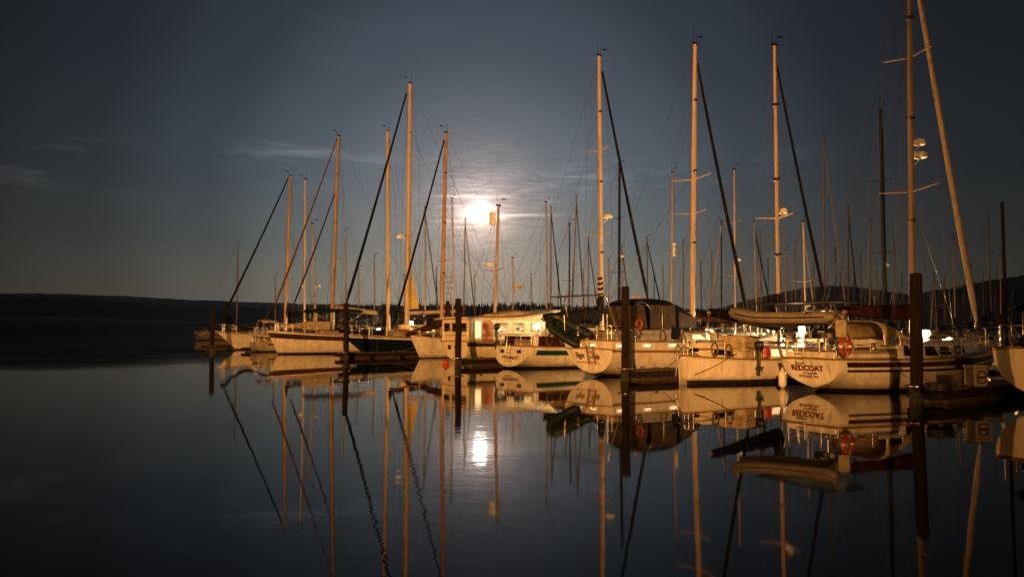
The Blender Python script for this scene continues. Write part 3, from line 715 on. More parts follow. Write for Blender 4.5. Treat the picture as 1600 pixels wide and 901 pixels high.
em.tube([(x_, .32, z_), (x_, -.25, z_)], .012, 5); em.tube([(x_, -.15, z_), (x_, -.28, z_)], [.04, .005], 6); em.tube([(x_, .28, z_ - .03), (x_, .28, z_ + .03)], .02, 5); em.box((x_, -.0, z_ - .02), (.01, .2, .03)); em.build('arrow_emblem', LETRED, rc.root)
bl = MB(); bl.box((.10, 0, 1.13), (.1, 1.95, .24), bev=.03)
for sd in (-1, 1): bl.tube([(.2, sd * .98, 1.13), (.9, sd * 1.22, 1.13), (2.2, sd * 1.42, 1.13)], .11, 4)
bl.build('stern_bulwark', WHITE, rc.root)
ld = MB()
for y in (.42, .12): ld.tube([(-.06, y, 1.5), (-.07, y, .95), (-.04, y, .84)], .016, 6)
for z in (1.18, 1.02, .88): ld.box((-.07, .27, z), (.05, .3, .025))
ld.build('boarding_ladder', STEEL, rc.root)
c = rc.cabin(2.9, 7.8, .62, wf=.68, taper=.6)
for a, b in ((3.1, 3.5), (4.1, 4.75), (4.85, 5.5), (5.7, 6.5)): rc.window(c, a, b, .25, .9, cut=.12)
rc.cockpit(.7, 2.8); rc.winches([(1.8, -1.0, 1.33), (1.8, 1.0, 1.33)])
rc.rails(h=.66)
p0 = rc.pl(1424, 470); p1 = rc.pl(1420, -95); rc.mast((p0.x, 0, 1.4), p1, .115, ALU, [( .37, 1.15), (.70, .95)], head=True)
r0 = rc.pl(1433, 226); rc.radar((r0.x - .2, 0, r0.z), arm=-1 if False else 1, r=.2, name='spotlight'); r0 = rc.pl(1431, 246); rc.radar((r0.x - .1, 0, r0.z), r=.24)
rc.forestay(rc.pl(1526, 502), rc.pl(1427, -60), .11, SAIL, taper=.7)
rc.boom((rc.pl(1420, 487).x - .05, 0, rc.pl(1420, 495).z), rc.pl(1318, 487), .08, ALU, REDC, hi=.46, lo=.22, luff=0)
dg_ = rc.dodger(2.2, 3.7, 1.1, .78, 1.45, TANC, vinyl=False); v = MB(); v.box((2.6, -1.115, 1.60), (.6, .012, .2)); v.build('side_window', GLASS, dg_)
# arch with solar panels
ar = MB()
for sd in (-1, 1):
    ar.tube([(.9, sd * 1.15, 1.1), (.3, sd * 1.12, 2.1), (-.1, sd * 1.1, 2.74)], .028, 7); ar.tube([(.2, sd * 1.0, 1.1), (-.05, sd * 1.05, 2.0), (-.2, sd * 1.1, 2.74)], .022, 7)
    ar.tube([(.1, sd * 1.1, 2.35), (-.75, sd * 1.05, 2.5), (-1.15, sd * 1.0, 2.42)], .03, 7)
ar.tube([(-.12, -1.1, 2.74), (-.12, 1.1, 2.74)], .024, 7); ar.tube([(.25, -1.12, 2.2), (.25, 1.12, 2.2)], .018, 7); ar.build('stern_arch', STEEL, rc.root)
sp = MB()
for y in (-1.02, 0, 1.02): sp.box((.0, y, 2.80), (1.7, .98, .035), bev=.01)
sp.build('solar_panel', SOLAR, rc.root)
pd = rc.wor((-.1, -1.35, 2.32)); inflatable(pd, R(27 + 90) + .42, 3.5, 1.45, .185, RUBB, 'large grey-tan inflatable dinghy hung on the stern arch over REDCOAT', tilt=(0, R(1)))
q = rc.pl(1290, 521, -1.2); ob = MB()
e = empty('gas_grill', rc.wor((q.x, -1.2, q.z))); e.rotation_euler[2] = TH; tag(e, 'black barbecue grill clamped on the rail left of the orange lifebuoy', 'grill')
ob = MB(); ob.rings([[(x * .19, y * .33, z) for x, y in ((-1, -1), (1, -1), (1, 1), (-1, 1))] for z in (-.13, 0)]); ob.build('firebox', BLK, e)
ob = MB(); ob.rings([[(x * .2 * k, y * .34 * k, z) for x, y in ((-1, -1), (1, -1), (1, 1), (-1, 1))] for z, k in ((.01, 1), (.09, .95), (.15, .6))]); ob.build('lid', BLK, e)
ob = MB(); ob.box((-.215, 0, .06), (.03, .22, .02)); ob.build('handle', STEEL, e); ob = MB(); ob.tube([(0, 0, -.13), (0, 0, -.5)], .02, 6); ob.build('bracket', STEEL, e)
q = rc.wor(rc.pl(1321, 541, -1.55)); e = empty('lifebuoy', q, TH); tag(e, 'orange ring lifebuoy with white bands on the rail of the red-striped sloop', 'lifebuoy')
b = MB(); b.loop([(.235 * math.cos(a), 0, .235 * math.sin(a)) for a in [2 * math.pi * k / 28 for k in range(28)]], .068, 10); b.build('ring', ORNG, e)
for k in range(4):
    a = math.pi / 4 + math.pi / 2 * k; a -= math.pi / 4; b = MB(); b.tube([(.235 * math.cos(a + d_), 0, .235 * math.sin(a + d_)) for d_ in (-.13, 0, .13)], .072, 10); b.build('band', WPL, e)
q = rc.wor(rc.pl(1314, 513, -1.6)); e = empty('canvas_bag', q, TH - .5); tag(e, 'upright cream canvas cushion bag lashed above the orange lifebuoy', 'bag'); b = MB(); b.box((0, 0, 0), (.34, .1, .52), bev=.03); b.build('body', TANC, e)
b = MB(); b.box((.0, -.056, .0), (.14, .012, .16), bev=.0); b.build('badge', GREY, e); 
for px in (1240,): fender(rc.wor((.3, 1.35, .0)), 'white fender squeezed between the REDCOAT stern and its left neighbour')

# ---- the double-ender with black sail cover
md = Boat('sailing_yacht', 'white double-ended sloop with black sail cover and low cabins, left of REDCOAT', 'sailboat', 9.6, 3.0, origin=ground(1071, 600))
md.hull(1.0, .84, 1.08, tb=.16, zt=-.12, rb=1.0, rs=.10, mats=[WHITE, BOOT], tsh=(2, 1.2), boot=.14, wmax=.5)
c = md.cabin(.9, 2.3, .55, wf=.72, m=CREAM, name='aft_cabin', taper=.9); md.window(c, 1.0, 1.85, .35, .85, cut=.05)
mu = MB(); mu.box((1.42, -.0, 0), (.01, .01, .01))
c2_ = md.cabin(3.6, 7.2, .52, wf=.66, m=WHITE); 
for i, (a, b) in enumerate(((3.72, 4.15), (4.35, 4.95), (5.2, 5.8))): md.window(c2_, a, b, .3, .95, m=LIT if i < 2 else GLASS, frame=WPL, both=False)
cp = MB(); cp.box((2.95, 0, 1.25), (.95, 1.25, .95), bev=.06); cp.build('companionway_hood', TANC, md.root)
md.rails(h=.6, gap=1.6)
p0 = md.pl(1216, 470); p1 = md.pl(1210, 72); md.mast((p0.x, 0, 1.3), p1, .085, SPARW, [(.42, .9)], wr=.008)
r0 = md.pl(1221, 333); md.radar((r0.x - .2, 0, r0.z), r=.15, name='radar_reflector')
md.forestay(md.pl(1291, 478), md.pl(1214, 104), .075, BLACKC, taper=.55)
md.boom((p0.x - .1, 0, md.pl(1216, 512).z), md.pl(1106, 488), .06, ALU, BLACKC, hi=.66, lo=.18, luff=.7)
q = md.side(2.35, 1.05, .16); outboard(md.wor(q), TH + math.pi / 2, 'black outboard motor clamped to the rail of the double-ended sloop', 1.0)
q = md.side(3.6, .3, .13); fender(md.wor((q.x, q.y, .12)), 'white fender hung midway along the double-ended hull', h=.7)
an = MB()
for y in (-.25, .25): an.tube([(.5, y, 1.0), (-.25, y * .5, 1.4), (-.45, y * .4, 1.1)], .02, 6)
an.tube([(.35, 0, 1.0), (-.15, 0, 2.0)], .022, 6); an.tube([(-.45, -.1, 1.1), (-.5, 0, .3)], .02, 5); an.build('stern_davit', STEEL, md.root)
rd = MB(); rd.prism([(-.02, -.02, .9), (-.34, -.02, .8), (-.3, -.02, -.2), (.08, -.02, -.2)], (0, .04, 0)); rd.build('rudder', WHITE, md.root)

# ---- the sloop with the cockpit tent
fr_ = Boat('sailing_yacht', 'large white sloop named Flight Risk with navy cockpit tent and lit portholes', 'sailboat', 13.2, 4.0, origin=ground(917, 588))
fr_.hull(1.50, 1.42, 1.75, tb=.76, zt=.12, rb=1.4, rs=.35, mats=[WHITE, BOOT, TEAK], stripes=((3, 4, 2),), tsh=(2.2, 2.0), stripe_from=0.0)
transom_text(fr_, 'Flight', .60, .86, .34, LETBLK, bold=.006, sx=.80, name='ship_name'); transom_text(fr_, 'Risk', -.42, .84, .34, LETBLK, bold=.006, sx=.85, name='ship_name'); transom_text(fr_, 'ANACORTES, WA', .55, .58, .09, LETGRY, name='home_port')
ld = MB()
for y in (-.02, -.42): ld.box((-.06 + .1, y, .90), (.05, .055, .78), M=Matrix.Rotation(-.2, 3, 'Y'))
for z in (.6, .82, 1.04): ld.box((.03 + (1.0 - z) * .25, -.22, z), (.06, .46, .035))
ld.build('boarding_ladder', TEAK, fr_.root)
rw = MB(); S0 = 1.5
trm = MB(); yb = fr_.sy(0); zz = 1.5 - .29 * 1.2; trm.tube([(.35 * (1 - zz / 1.5) - .01, -yb * .97, zz), (.35 * (1 - zz / 1.5) - .03, 0, zz + .04), (.35 * (1 - zz / 1.5) - .01, yb * .97, zz)], .03, 6); trm.build('transom_rail', TEAK, fr_.root)
for px in (900, 926, 968, 1010, 1050):
    if px < 930:
        y = .55 if px == 900 else -.35; x = .35 * (1 - 1.3 / 1.5) - .01; mbx = MB(); mbx.box((x, y, 1.31), (.03, .34, .11), bev=.01); o = mbx.build('porthole', LIT, fr_.root); k = MB(); k.loop([(x - .02, y + a * .18, 1.31 + b * .065) for a, b in ((-1, -1), (1, -1), (1, 1), (-1, 1))], .014, 5); k.build('frame', STEEL, o)
    else:
        g = fr_.pl(px, 538, -fr_.sy(2) - .0); g = fr_.pl(px, 538, -fr_.sy(g.x)); y = -fr_.sy(g.x) - .0
        s_ = fr_.side(g.x, 1.26, .02); mbx = MB(); mbx.box((g.x, s_.y, 1.30), (.36, .05, .12), bev=.01); o = mbx.build('porthole', LIT, fr_.root); k = MB(); k.loop([(g.x + a * .19, s_.y - .03, 1.30 + b * .07) for a, b in ((-1, -1), (1, -1), (1, 1), (-1, 1))], .014, 5); k.build('frame', STEEL, o)
c = fr_.cabin(4.6, 10.2, .5, wf=.74); fr_.window(c, 4.85, 5.75, .25, .9, m=LIT, cut=.25); fr_.window(c, 5.85, 6.75, .25, .9, m=LIT, cut=.05); fr_.window(c, 6.9, 7.8, .25, .85, m=GLASS)
fr_.cockpit(1.2, 4.5, h=.5); fr_.winches([(2.6, -1.2, 2.0), (3.4, -1.2, 2.0)])
fr_.rails(h=.62)
p0 = fr_.pl(1081, 470); p1 = fr_.pl(1086, 70); fr_.mast((p0.x, 0, 1.95), p1, .135, SPARW, [(.40, .95), (.52, 1.25)], wr=.01)
fr_.forestay(fr_.pl(1168, 492), fr_.pl(1089, 98), .10, BLACKC, taper=.6)
fr_.boom((p0.x - .12, 0, fr_.pl(1080, 491).z), fr_.pl(990, 463), .085, SPARW)
# cockpit tent: navy top with vinyl sides
tb_ = fr_.bimini(2.3, 3.95, 1.35, 1.9, 3.28, NAVYC, 'cockpit_tent'); td = fr_.dodger(3.9, 5.8, 1.35, 1.25, 1.95, NAVYC)
for (a, b) in ((2.35, 3.08), (3.16, 3.88)):
    for sd in (-1, 1):
        v = MB(); v.prism([(a, sd * 1.37, 1.98), (b, sd * 1.37, 1.98), (b, sd * 1.36, 3.0), (a, sd * 1.36, 3.0)], (0, sd * .012, 0)); v.build('tent_window', VINYL, tb_)
v = MB(); v.prism([(2.28, -1.3, 1.98), (2.28, 1.3, 1.98), (2.28, 1.1, 3.02), (2.28, -1.1, 3.02)], (-.012, 0, 0)); v.build('tent_window', VINYL, tb_)
ar = MB()
for sd in (-1, 1):
    ar.tube([(.6, sd * 1.4, 1.5), (.1, sd * 1.42, 2.6), (-.1, sd * 1.35, 3.25), (-.15, sd * 1.15, 3.38)], .035, 8); ar.tube([(-.05, sd * 1.35, 1.5), (-.1, sd * 1.38, 2.6)], .025, 7)
    ar.tube([(-.1, sd * 1.1, 3.36), (-1.2, sd * .95, 3.34)], .028, 7)
ar.tube([(-.15, -1.15, 3.38), (-.15, 1.15, 3.38)], .035, 8); ar.tube([(-1.2, -.95, 3.34), (-1.2, .95, 3.34)], .022, 8); ar.build('stern_arch', STEEL, fr_.root)
pd = ptd(866, 508, 33.2); pe = ptd(914, 532, 32.6)
e = inflatable(pe, math.atan2(pd.y - pe.y + .9, pd.x - pe.x), 2.35, 1.12, .20, RUBG, 'dark green inflatable dinghy slung at a slant off the stern of Flight Risk', tilt=(R(-38), R(-22)))
q = fr_.pl(998, 507, -1.75); e = empty('life_sling', fr_.wor((q.x, -1.75, q.z)), TH); tag(e, 'red horseshoe buoy on the rail below the navy cockpit tent', 'lifebuoy'); b = MB(); b.tube([(.16 * math.cos(a), 0, .2 * math.sin(a)) for a in [R(-60 + 300 * k / 14) + R(90 - 90) - R(120) + R(60) for k in range(15)]], .05, 8); b.build('ring', ORNG, e)
cl = MB(); g = []
for i in range(8):
    q = i / 7; g.append([(3.05 + .5 * j / 5, -1.9 - .02 * math.sin(j * 2.2 + i), 2.1 - .55 * q) for j in range(6)])
cm = MB(); pts = [p for r in g for p in r]; 
for i in range(7):
    pass
vs = pts + [(x, y - .015, z) for x, y, z in pts]; fs = []
for i in range(7):
    for j in range(5): a = i * 6 + j; fs += [(a, a + 1, a + 7, a + 6), (48 + a, 48 + a + 6, 48 + a + 7, 48 + a + 1)]
cm.add(vs, fs, 0, True); o = cm.build('hanging_towel', NAVYC); o.location = fr_.root.location; o.rotation_euler = fr_.root.rotation_euler; tag(o, 'navy towel draped over the rail right of the tallest middle piling', 'towel')

# ---- the oval-sterned sloop
wi = Boat('sailing_yacht', 'white sloop with teal side stripe, oval stern lettered Windward and black sail cover', 'sailboat', 12.4, 3.8, origin=ground(802, 575))
wi.hull(1.12, 1.05, 1.5, tb=.80, zt=.08, rb=1.4, rs=-.35, mats=[WHITE, BOOT, TEALST], stripes=((2, 5, 2),), tsh=(2.4, 1.9), stripe_from=.03)
transom_text(wi, 'Windward', .1, .56, .33, LETBLK, shear=.35, bold=.003, sx=1.0, name='ship_name'); transom_text(wi, 'SEATTLE, WA', .1, .36, .12, LETGRY, name='home_port')
for y in (.85, -.65):
    mbx = MB(); mbx.box((-.35 * (1 - .86 / 1.12) - .02, y, .86), (.04, .34, .17), bev=.01); mbx.build('stern_port', BLK, wi.root)
ld = MB()
for y in (.3, .0): ld.tube([(-.2, y, 1.3), (-.22, y, 1.0), (-.2, y, .76)], .016, 6)
for z in (1.0, .78): ld.box((-.21, .15, z), (.04, .3, .025))
ld.build('boarding_ladder', STEEL, wi.root)
c = wi.cabin(3.7, 9.2, .55, wf=.66, m=SHADED)
for a, b in ((4.0, 4.9), (5.2, 6.2), (6.6, 7.2)): wi.window(c, a, b, .3, .85, cut=.08)
wi.cockpit(.9, 3.6, h=.4); wi.winches([(2.4, -1.2, 1.45), (3.0, -1.2, 1.45)]); wi.rails(h=.62)
p0 = wi.pl(940, 470); p1 = wi.pl(936, 88); wi.mast((p0.x, 0, 1.5), p1, .135, SPARW, [(.36, 1.1), (.66, .95)], wr=.01)
r0 = wi.pl(943, 340); wi.radar((r0.x, 0, r0.z), r=.26)
wi.forestay(wi.pl(1013, 470), wi.pl(941, 112), .10, BLACKC, taper=.6)
wi.boom((p0.x - .1, 0, wi.pl(938, 499).z), wi.pl(846, 498), .08, ALU, BLACKC, hi=.75, lo=.28, luff=.75)
wi.dodger(3.2, 4.7, 1.2, .8, 1.5, TANC)
q = wi.side(4.4, .5, .12); fender(wi.wor((q.x, q.y, .18)), 'white fender over the teal stripe of the oval-sterned sloop', r=.15, h=.72)
q = wi.side(.5, 1.2, .1); fender(wi.wor((.35, -1.45, 1.05)), 'white fender stowed upright on the stern corner of the oval-sterned sloop', r=.14, h=.66)
fl = MB(); g = ptd(938, 430, 42); 
def flag(pos, w_, h_, m, label, rz=0.3, stripes=None, staff=None):
    e = empty('flag', pos, rz); tag(e, label, 'flag'); vs = []; fs = []; nx = 8; ny = 7
    for s_ in (0, 1):
        for i in range(nx + 1):
            for j in range(ny + 1): vs.append((w_ * i / nx, .05 * math.sin(i * 1.1 + j * .3) + .008 * s_, -h_ * j / ny - .04 * math.sin(i * .5)))
    K = (nx + 1) * (ny + 1); b = MB()
    for i in range(nx):
        for j in range(ny):
            a = i * (ny + 1) + j; mi = (j % 2) if stripes else 0
            b.f += [[a, a + 1, a + ny + 2, a + ny + 1], [K + a, K + a + ny + 1, K + a + ny + 2, K + a + 1]]; b.m += [mi, mi]; b.sm += [True, True]
    b.v = vs; b.build('cloth', [m, stripes or m], e); s2 = MB(); s2.tube([(0, 0, .1), (0, 0, -h_ - .25)], .012, 5); s2.build('halyard', WIRE, e); return e
flag(ptd(934, 428, 41.5), .35, 1.0, FLAGW, 'striped flag hanging limp beside the mast above the black sail cover', stripes=NAVYC, rz=.6)

# ---- the pilothouse motorsailer
ph = Boat('motor_sailer', 'cream pilothouse motorsailer with arched wooden door and swept roof', 'motorsailer', 14.0, 4.1, origin=ground(708, 567))
ph.hull(1.30, 1.25, 1.8, tb=.74, zt=.1, rb=1.3, rs=.3, mats=[CREAM, BOOT, BRNST], stripes=((0, 3, 2),), tsh=(2.6, 1.7), stripe_from=.0)
x0 = ph.pl(736, 515, -1.75).x; x1 = ph.pl(862, 515, -1.75).x
x0 = .15; x1 = 5.7
hs = MB(); hs.box(((x0 + x1) / 2, 0, 1.95), (x1 - x0, 3.3, 1.35), bev=.07); hs.build('pilothouse', CREAM, ph.root)
for y_ in (-.95, .0, .95):
    b = MB(); b.box((x0 - .012, y_, 2.12), (.03, .62, .46), bev=.01); o = b.build('window', GLASS, ph.root); f = MB(); f.loop([(x0 - .03, y_ + a * .33, 2.12 + c_ * .25) for a, c_ in ((-1, -1), (1, -1), (1, 1), (-1, 1))], .02, 5); f.build('frame', VARN, o)
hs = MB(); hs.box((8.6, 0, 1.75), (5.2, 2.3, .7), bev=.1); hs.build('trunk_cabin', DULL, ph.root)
rf = MB(); g = []
for i in range(15):
    q = i / 14; x = -.25 + 6.9 * q; z = 2.66 + .06 * q + .85 * max(0, q - .45) ** 1.7 * 1.6; g.append([(x, y, z + .08 * (1 - (y / 1.9) ** 2)) for y in (-1.9, -1.2, -.4, .4, 1.2, 1.9)])
rf.sheet(g, .09); roof = rf.build('swept_roof', CREAM, ph.root)
wl = MB(); poly = [(x1 - 2.4, -1.66, 2.62), (x1 + .55, -1.66, 2.62), (x1 + .6, -1.66, 3.18)] + [(-.25 + 6.9 * q, -1.66, 2.60 + .06 * q + .85 * max(0, q - .45) ** 1.7 * 1.6 - .06) for q in (.93, .85, .75, .65)]
wl.prism(poly, (0, .06, 0)); wl.prism([(a, b + 3.26, c_) for a, b, c_ in poly], (0, .06, 0)); wl.build('roof_cheek', CREAM, roof)
cvr = MB(); rs = []
for i in range(9):
    q = i / 8; x = 2.4 + 3.3 * q; h_ = .08 + .28 * math.sin(math.pi * min(1, q * .9 + .1)) ; b0 = 2.78 + .35 * max(0, q - .3)
    rs.append([(x, -1.0, b0), (x, -.8, b0 + h_ * .7), (x, 0, b0 + h_), (x, .8, b0 + h_ * .7), (x, 1.0, b0)])
cvr.rings(rs); cvr.build('roof_cover', TANC, ph.root)
def arch_panel(bt, x, w_, z0, z1, y, m, par=None, name='door', th=.03):
    pts = [(x - w_ / 2, y, z0), (x + w_ / 2, y, z0)] + [(x + w_ / 2 * math.cos(a), y, z1 - w_ / 2 + w_ / 2 * math.sin(a)) for a in [math.pi * k / 10 for k in range(11)]]
    b = MB(); b.prism(pts, (0, -th, 0)); o = b.build(name, m, par or bt.root); f = MB(); f.loop(pts, .025, 5); f.build('frame', WPL, o); return o
dx = ph.pl(762, 517, -1.68).x
d_ = arch_panel(ph, dx, .8, 1.32, 2.58, -1.66, VARN); k = MB(); k.ball((dx + .2, -1.71, 1.9), .03, 8, 6); k.build('handle', STEEL, d_)
wx = ph.pl(747, 517, -1.68).x; b = MB(); b.box((wx, -1.665, 1.98), (.42, .03, .95), bev=.01); o = b.build('lit_window', LIT, ph.root); f = MB(); f.loop([(wx + a * .23, -1.69, 1.98 + c_ * .5) for a, c_ in ((-1, -1), (1, -1), (1, 1), (-1, 1))], .02, 5); f.build('frame', WPL, o)
for px in (785, 811, 838):
    wx = ph.pl(px, 511, -1.68).x; b = MB(); b.box((wx, -1.665, 2.12), (.72, .03, .48), bev=.02); o = b.build('window', GLASS, ph.root); f = MB(); f.loop([(wx + a * .38, -1.69, 2.12 + c_ * .26) for a, c_ in ((-1, -1), (1, -1), (1, 1), (-1, 1))], .02, 5); f.build('frame', WPL, o)
transom_text(ph, 'ISLA', -.2, .95, .2, LETBLK, bold=.004, name='ship_name')
b = MB(); z_ = .95; b.box((.3 * (1 - z_ / 1.3) - .015, .55, z_), (.03, .34, .28), bev=.02); b.build('stern_port', BLK, ph.root)
p0 = ph.pl(773, 470); p1 = ph.pl(779, 322); ph.mast((p0.x, 0, 2.7), p1, .11, ALU, [(.42, 1.1)])
r0 = ph.pl(771, 415); ph.radar((r0.x, 0, r0.z), r=.24, arm=-1)
r0 = ph.pl(777, 342); b = MB(); b.box((r0.x - .35, 0, r0.z), (.35, .3, .8), bev=.05); b.build('radar_reflector', WPL, ph.mo)
ph.rails(h=.7)
q = ph.pl(776, 522, -2.2); outboard(ph.wor((q.x, -2.15, 1.75)), TH + math.pi / 2, 'black outboard motor stowed on the rail right of the arched wooden door', 1.2)

# ---- the club-staysail cutter with white bow
cu = Boat('sailing_yacht', 'white cutter with plumb-curved bow, bowsprit and dark maroon staysail cover', 'sailboat', 12.5, 3.8, heading=TH + math.pi, bow=ground(640, 560))
cu.hull(1.2, 1.05, 1.62, tb=.7, zt=.1, rb=.8, rs=.3, mats=[WHITE, BOOT], tsh=(2.2, 1.9), boot=.06)
c = cu.cabin(3.5, 9.2, .6, wf=.62, m=CREAM)
for a, b in ((4.0, 4.7), (5.0, 5.7), (6.1, 6.8), (7.3, 7.9)): cu.window(c, a, b, .35, .85, frame=VARN)
cu.cockpit(.8, 3.4); cu.rails(h=.62)
b = MB(); b.tube([(11.2, 0, 1.72), (13.9, 0, 2.05)], [.09, .06], 8); b.build('bowsprit', VARN, cu.root)
p0 = cu.pl(690, 480); p1 = cu.pl(697, 208); cu.mast((p0.x, 0, 1.7), p1, .15, WOODM, [(.36, 1.05), (.72, .95)], wr=.01)
st = MB()
for k in range(9):
    z = 2.6 + k * .4
    st.box((p0.x - .55, 0, z), (.8, .05, .03))
st.tube([(p0.x - .95, 0, 2.3), (p0.x - .75, 0, 6.2)], .015, 5); st.build('ratlines', WIRE, cu.mo)
fa = cu.pl(597, 490); cu.forestay((13.75, 0, 2.35), cu.pl(694, 219), .10, BLACKC, taper=.55)
cu.boom(cu.pl(700, 505), cu.pl(632, 525), .06, ALU, REDC, hi=.62, lo=.2, luff=1.0)
cu.dodger(2.9, 4.2, 1.2, .8, 1.5, NAVYC)

# ---- dark green yacht
gr = Boat('sailing_yacht', 'long dark green yacht with the tallest mast left of the moon', 'sailboat', 16.5, 4.6, heading=TH + math.pi, bow=ground(530, 557.3))
gr.hull(1.45, 1.3, 1.72, tb=.66, zt=.15, rb=2.2, rs=.5, mats=[GREEN, BOOT, WHITE], stripes=((1, 2, 2),), boot=.06, stripe_from=0)
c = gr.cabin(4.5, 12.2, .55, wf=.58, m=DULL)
for a, b in ((5.2, 6.2), (6.6, 7.6), (8.0, 9.0), (9.4, 10.2)): gr.window(c, a, b, .35, .85)
gr.cockpit(1.2, 4.4, h=.4); gr.rails(h=.66)
p0 = gr.pl(636, 490); p1 = gr.pl(641, 131); gr.mast((p0.x, 0, 1.8), p1, .20, SPARW, [(.38, 1.5), (.69, 1.3)], wr=.012)
r0 = gr.pl(632, 371); gr.radar((r0.x, 0, r0.z), r=.34, arm=1)
gr.forestay(gr.pl(540, 478), gr.pl(635, 146), .13, BLACKC, taper=.55)
gr.boom((p0.x - .2, 0, gr.pl(640, 489).z), (gr.pl(712, 486).x, 0, gr.pl(712, 486).z), .15, SPARW)
ysl = MB(); a_ = gr.pl(641, 372); b_ = gr.pl(639, 483); c_ = gr.pl(654, 482); g = []
for i in range(11):
    q = i / 10; L_ = a_.lerp(b_, q); R_ = a_.lerp(c_, q); R_ = Vector((L_.x + (R_.x - L_.x) * (q ** .55 if q else .02), 0, R_.z)); g.append([(L_.x + (R_.x - L_.x) * k / 4, .12 * math.sin(k * .9 + q * 3), L_.z + (R_.z - L_.z) * k / 4) for k in range(5)])
vs = [p for r in g for p in r]; n_ = len(vs); vs2 = vs + [(x, y + .02, z) for x, y, z in vs]; fs = []
for i in range(10):
    for j in range(4): a = i * 5 + j; fs += [(a, a + 1, a + 6, a + 5), (n_ + a, n_ + a + 5, n_ + a + 6, n_ + a + 1)]
ysl.add(vs2, fs, 0, True); ysl.build('half_set_sail', YSAIL, gr.root)['label'] = 'yellow sail left standing behind the mast'
gr.dodger(3.8, 5.6, 1.5, .9, 1.7, TANC); gr.bimini(1.2, 3.4, 1.5, 1.8, 3.3, TANC)
b = MB(); b.rings([[(10.2 + x * 1.3, y * .62, z) for x, y in ((-1, -1), (1, -.8), (1, .8), (-1, 1))] for z in (2.05, 2.4)]); b.build('deck_box', CREAM, gr.root)

# ---- brown striped white hull
bs = Boat('sailing_yacht', 'white two-masted schooner with brown stripe below the rail, second bow from the left', 'sailboat', 15.0, 4.4, heading=TH + math.pi, bow=ground(417, 553.6))
bs.hull(1.5, 1.45, 1.95, tb=.68, zt=.12, rb=.9, rs=.4, mats=[WHITE, BOOT, BRNST], stripes=((1, 4, 2),), boot=.12, stripe_from=0)
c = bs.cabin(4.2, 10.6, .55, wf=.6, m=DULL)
for a, b in ((5, 6), (6.5, 7.5), (8, 9)): bs.window(c, a, b, .35, .85)
bs.cockpit(1, 4, h=.4); bs.rails(h=.66)
p0 = bs.pl(519, 485); p1 = bs.pl(529, 213); bs.mast((p0.x, 0, 2.0), p1, .17, ALU, [(.36, 1.3), (.68, 1.1)], wr=.011)
bs.forestay(bs.pl(430, 476), bs.pl(527, 216), .10, mat('brown_canvas', (.13, .065, .04), .85, var=.2, scale=5, bump=.4, spec=.12), taper=.5); bs.forestay(bs.pl(458, 478), bs.pl(523, 302), .085, REDC, name='furled_staysail', taper=.6)
bs.boom((p0.x - .2, 0, bs.pl(519, 484).z), bs.pl(590, 490), .11, ALU, TANC, hi=.5, lo=.25, luff=0)
p2 = bs.pl(607, 488); p3 = bs.pl(606, 205); fm_ = (bs.mb, bs.mt, bs.mo); bs.mast((p2.x, 0, 1.9), p3, .19, SPARW, [(.36, 1.2), (.64, 1.1)], wr=.011); bs.mb, bs.mt, bs.mo = fm_
bs.boom((p2.x - .2, 0, 3.2), (.6, 0, 3.3), .1, ALU, BLACKC, hi=.5, lo=.25, luff=.6)
bs.bimini(7.2, 11.6, 1.3, 2.2, 3.75, GREENC, 'awning'); 
dbx = MB(); dbx.box((10.8, -.2, 2.35), (2.0, 1.4, .7), bev=.05); dbx.build('deck_box', TANC, bs.root)
b = MB(); b.ball((14.2, -.35, 1.55), (.22, .1, .22), 10, 7); b.tube([(14.9, -.1, 1.95), (14.6, -.3, 1.3), (14.9, -.3, 1.1)], .05, 6); b.build('anchor', STEEL, bs.root)

# ---- farthest white bow
fw = Boat('sailing_yacht', 'white sloop with raked bow and navy furled jib, leftmost of the front row', 'sailboat', 15.0, 4.3, heading=TH + math.pi, bow=ground(336, 547))
fw.hull(1.4, 1.35, 1.92, tb=.68, zt=.12, rb=2.1, rs=.4, mats=[WHITE, BOOT, NAVST], stripes=((0, 1, 2),), boot=.12, stripe_from=0)
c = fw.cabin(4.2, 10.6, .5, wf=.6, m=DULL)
for a, b in ((5, 6), (6.5, 7.5), (8, 9)): fw.window(c, a, b, .35, .85)
fw.cockpit(1, 4, h=.4); fw.rails(h=.7, r=.025)
p0 = fw.pl(446, 480); p1 = fw.pl(454, 275); fw.mast((p0.x, 0, 1.9), p1, .19, ALU, [(.4, 1.3), (.7, 1.1)], wr=.012)
fw.forestay(fw.pl(352, 488), fw.pl(450, 279), .13, BLACKC, taper=.5)
fw.boom((p0.x - .2, 0, 3.4), (p0.x - 6, 0, 3.4), .11, ALU, NAVYC, hi=.6, lo=.3, luff=1)
sg = MB(); g = []
for i in range(12):
    q = i / 11; x = 14.4 - 5.4 * q; z = 2.5 + .5 * math.cos(q * math.pi * 2) * (1 - q * .3) + (.5 if q < .15 else 0); sg_r = .22 - .08 * q; g.append(((x, 0, z), sg_r))
sg.tube([a for a, _ in g], [b for _, b in g], 8); sg.build('bagged_jib', BLACKC, fw.root)

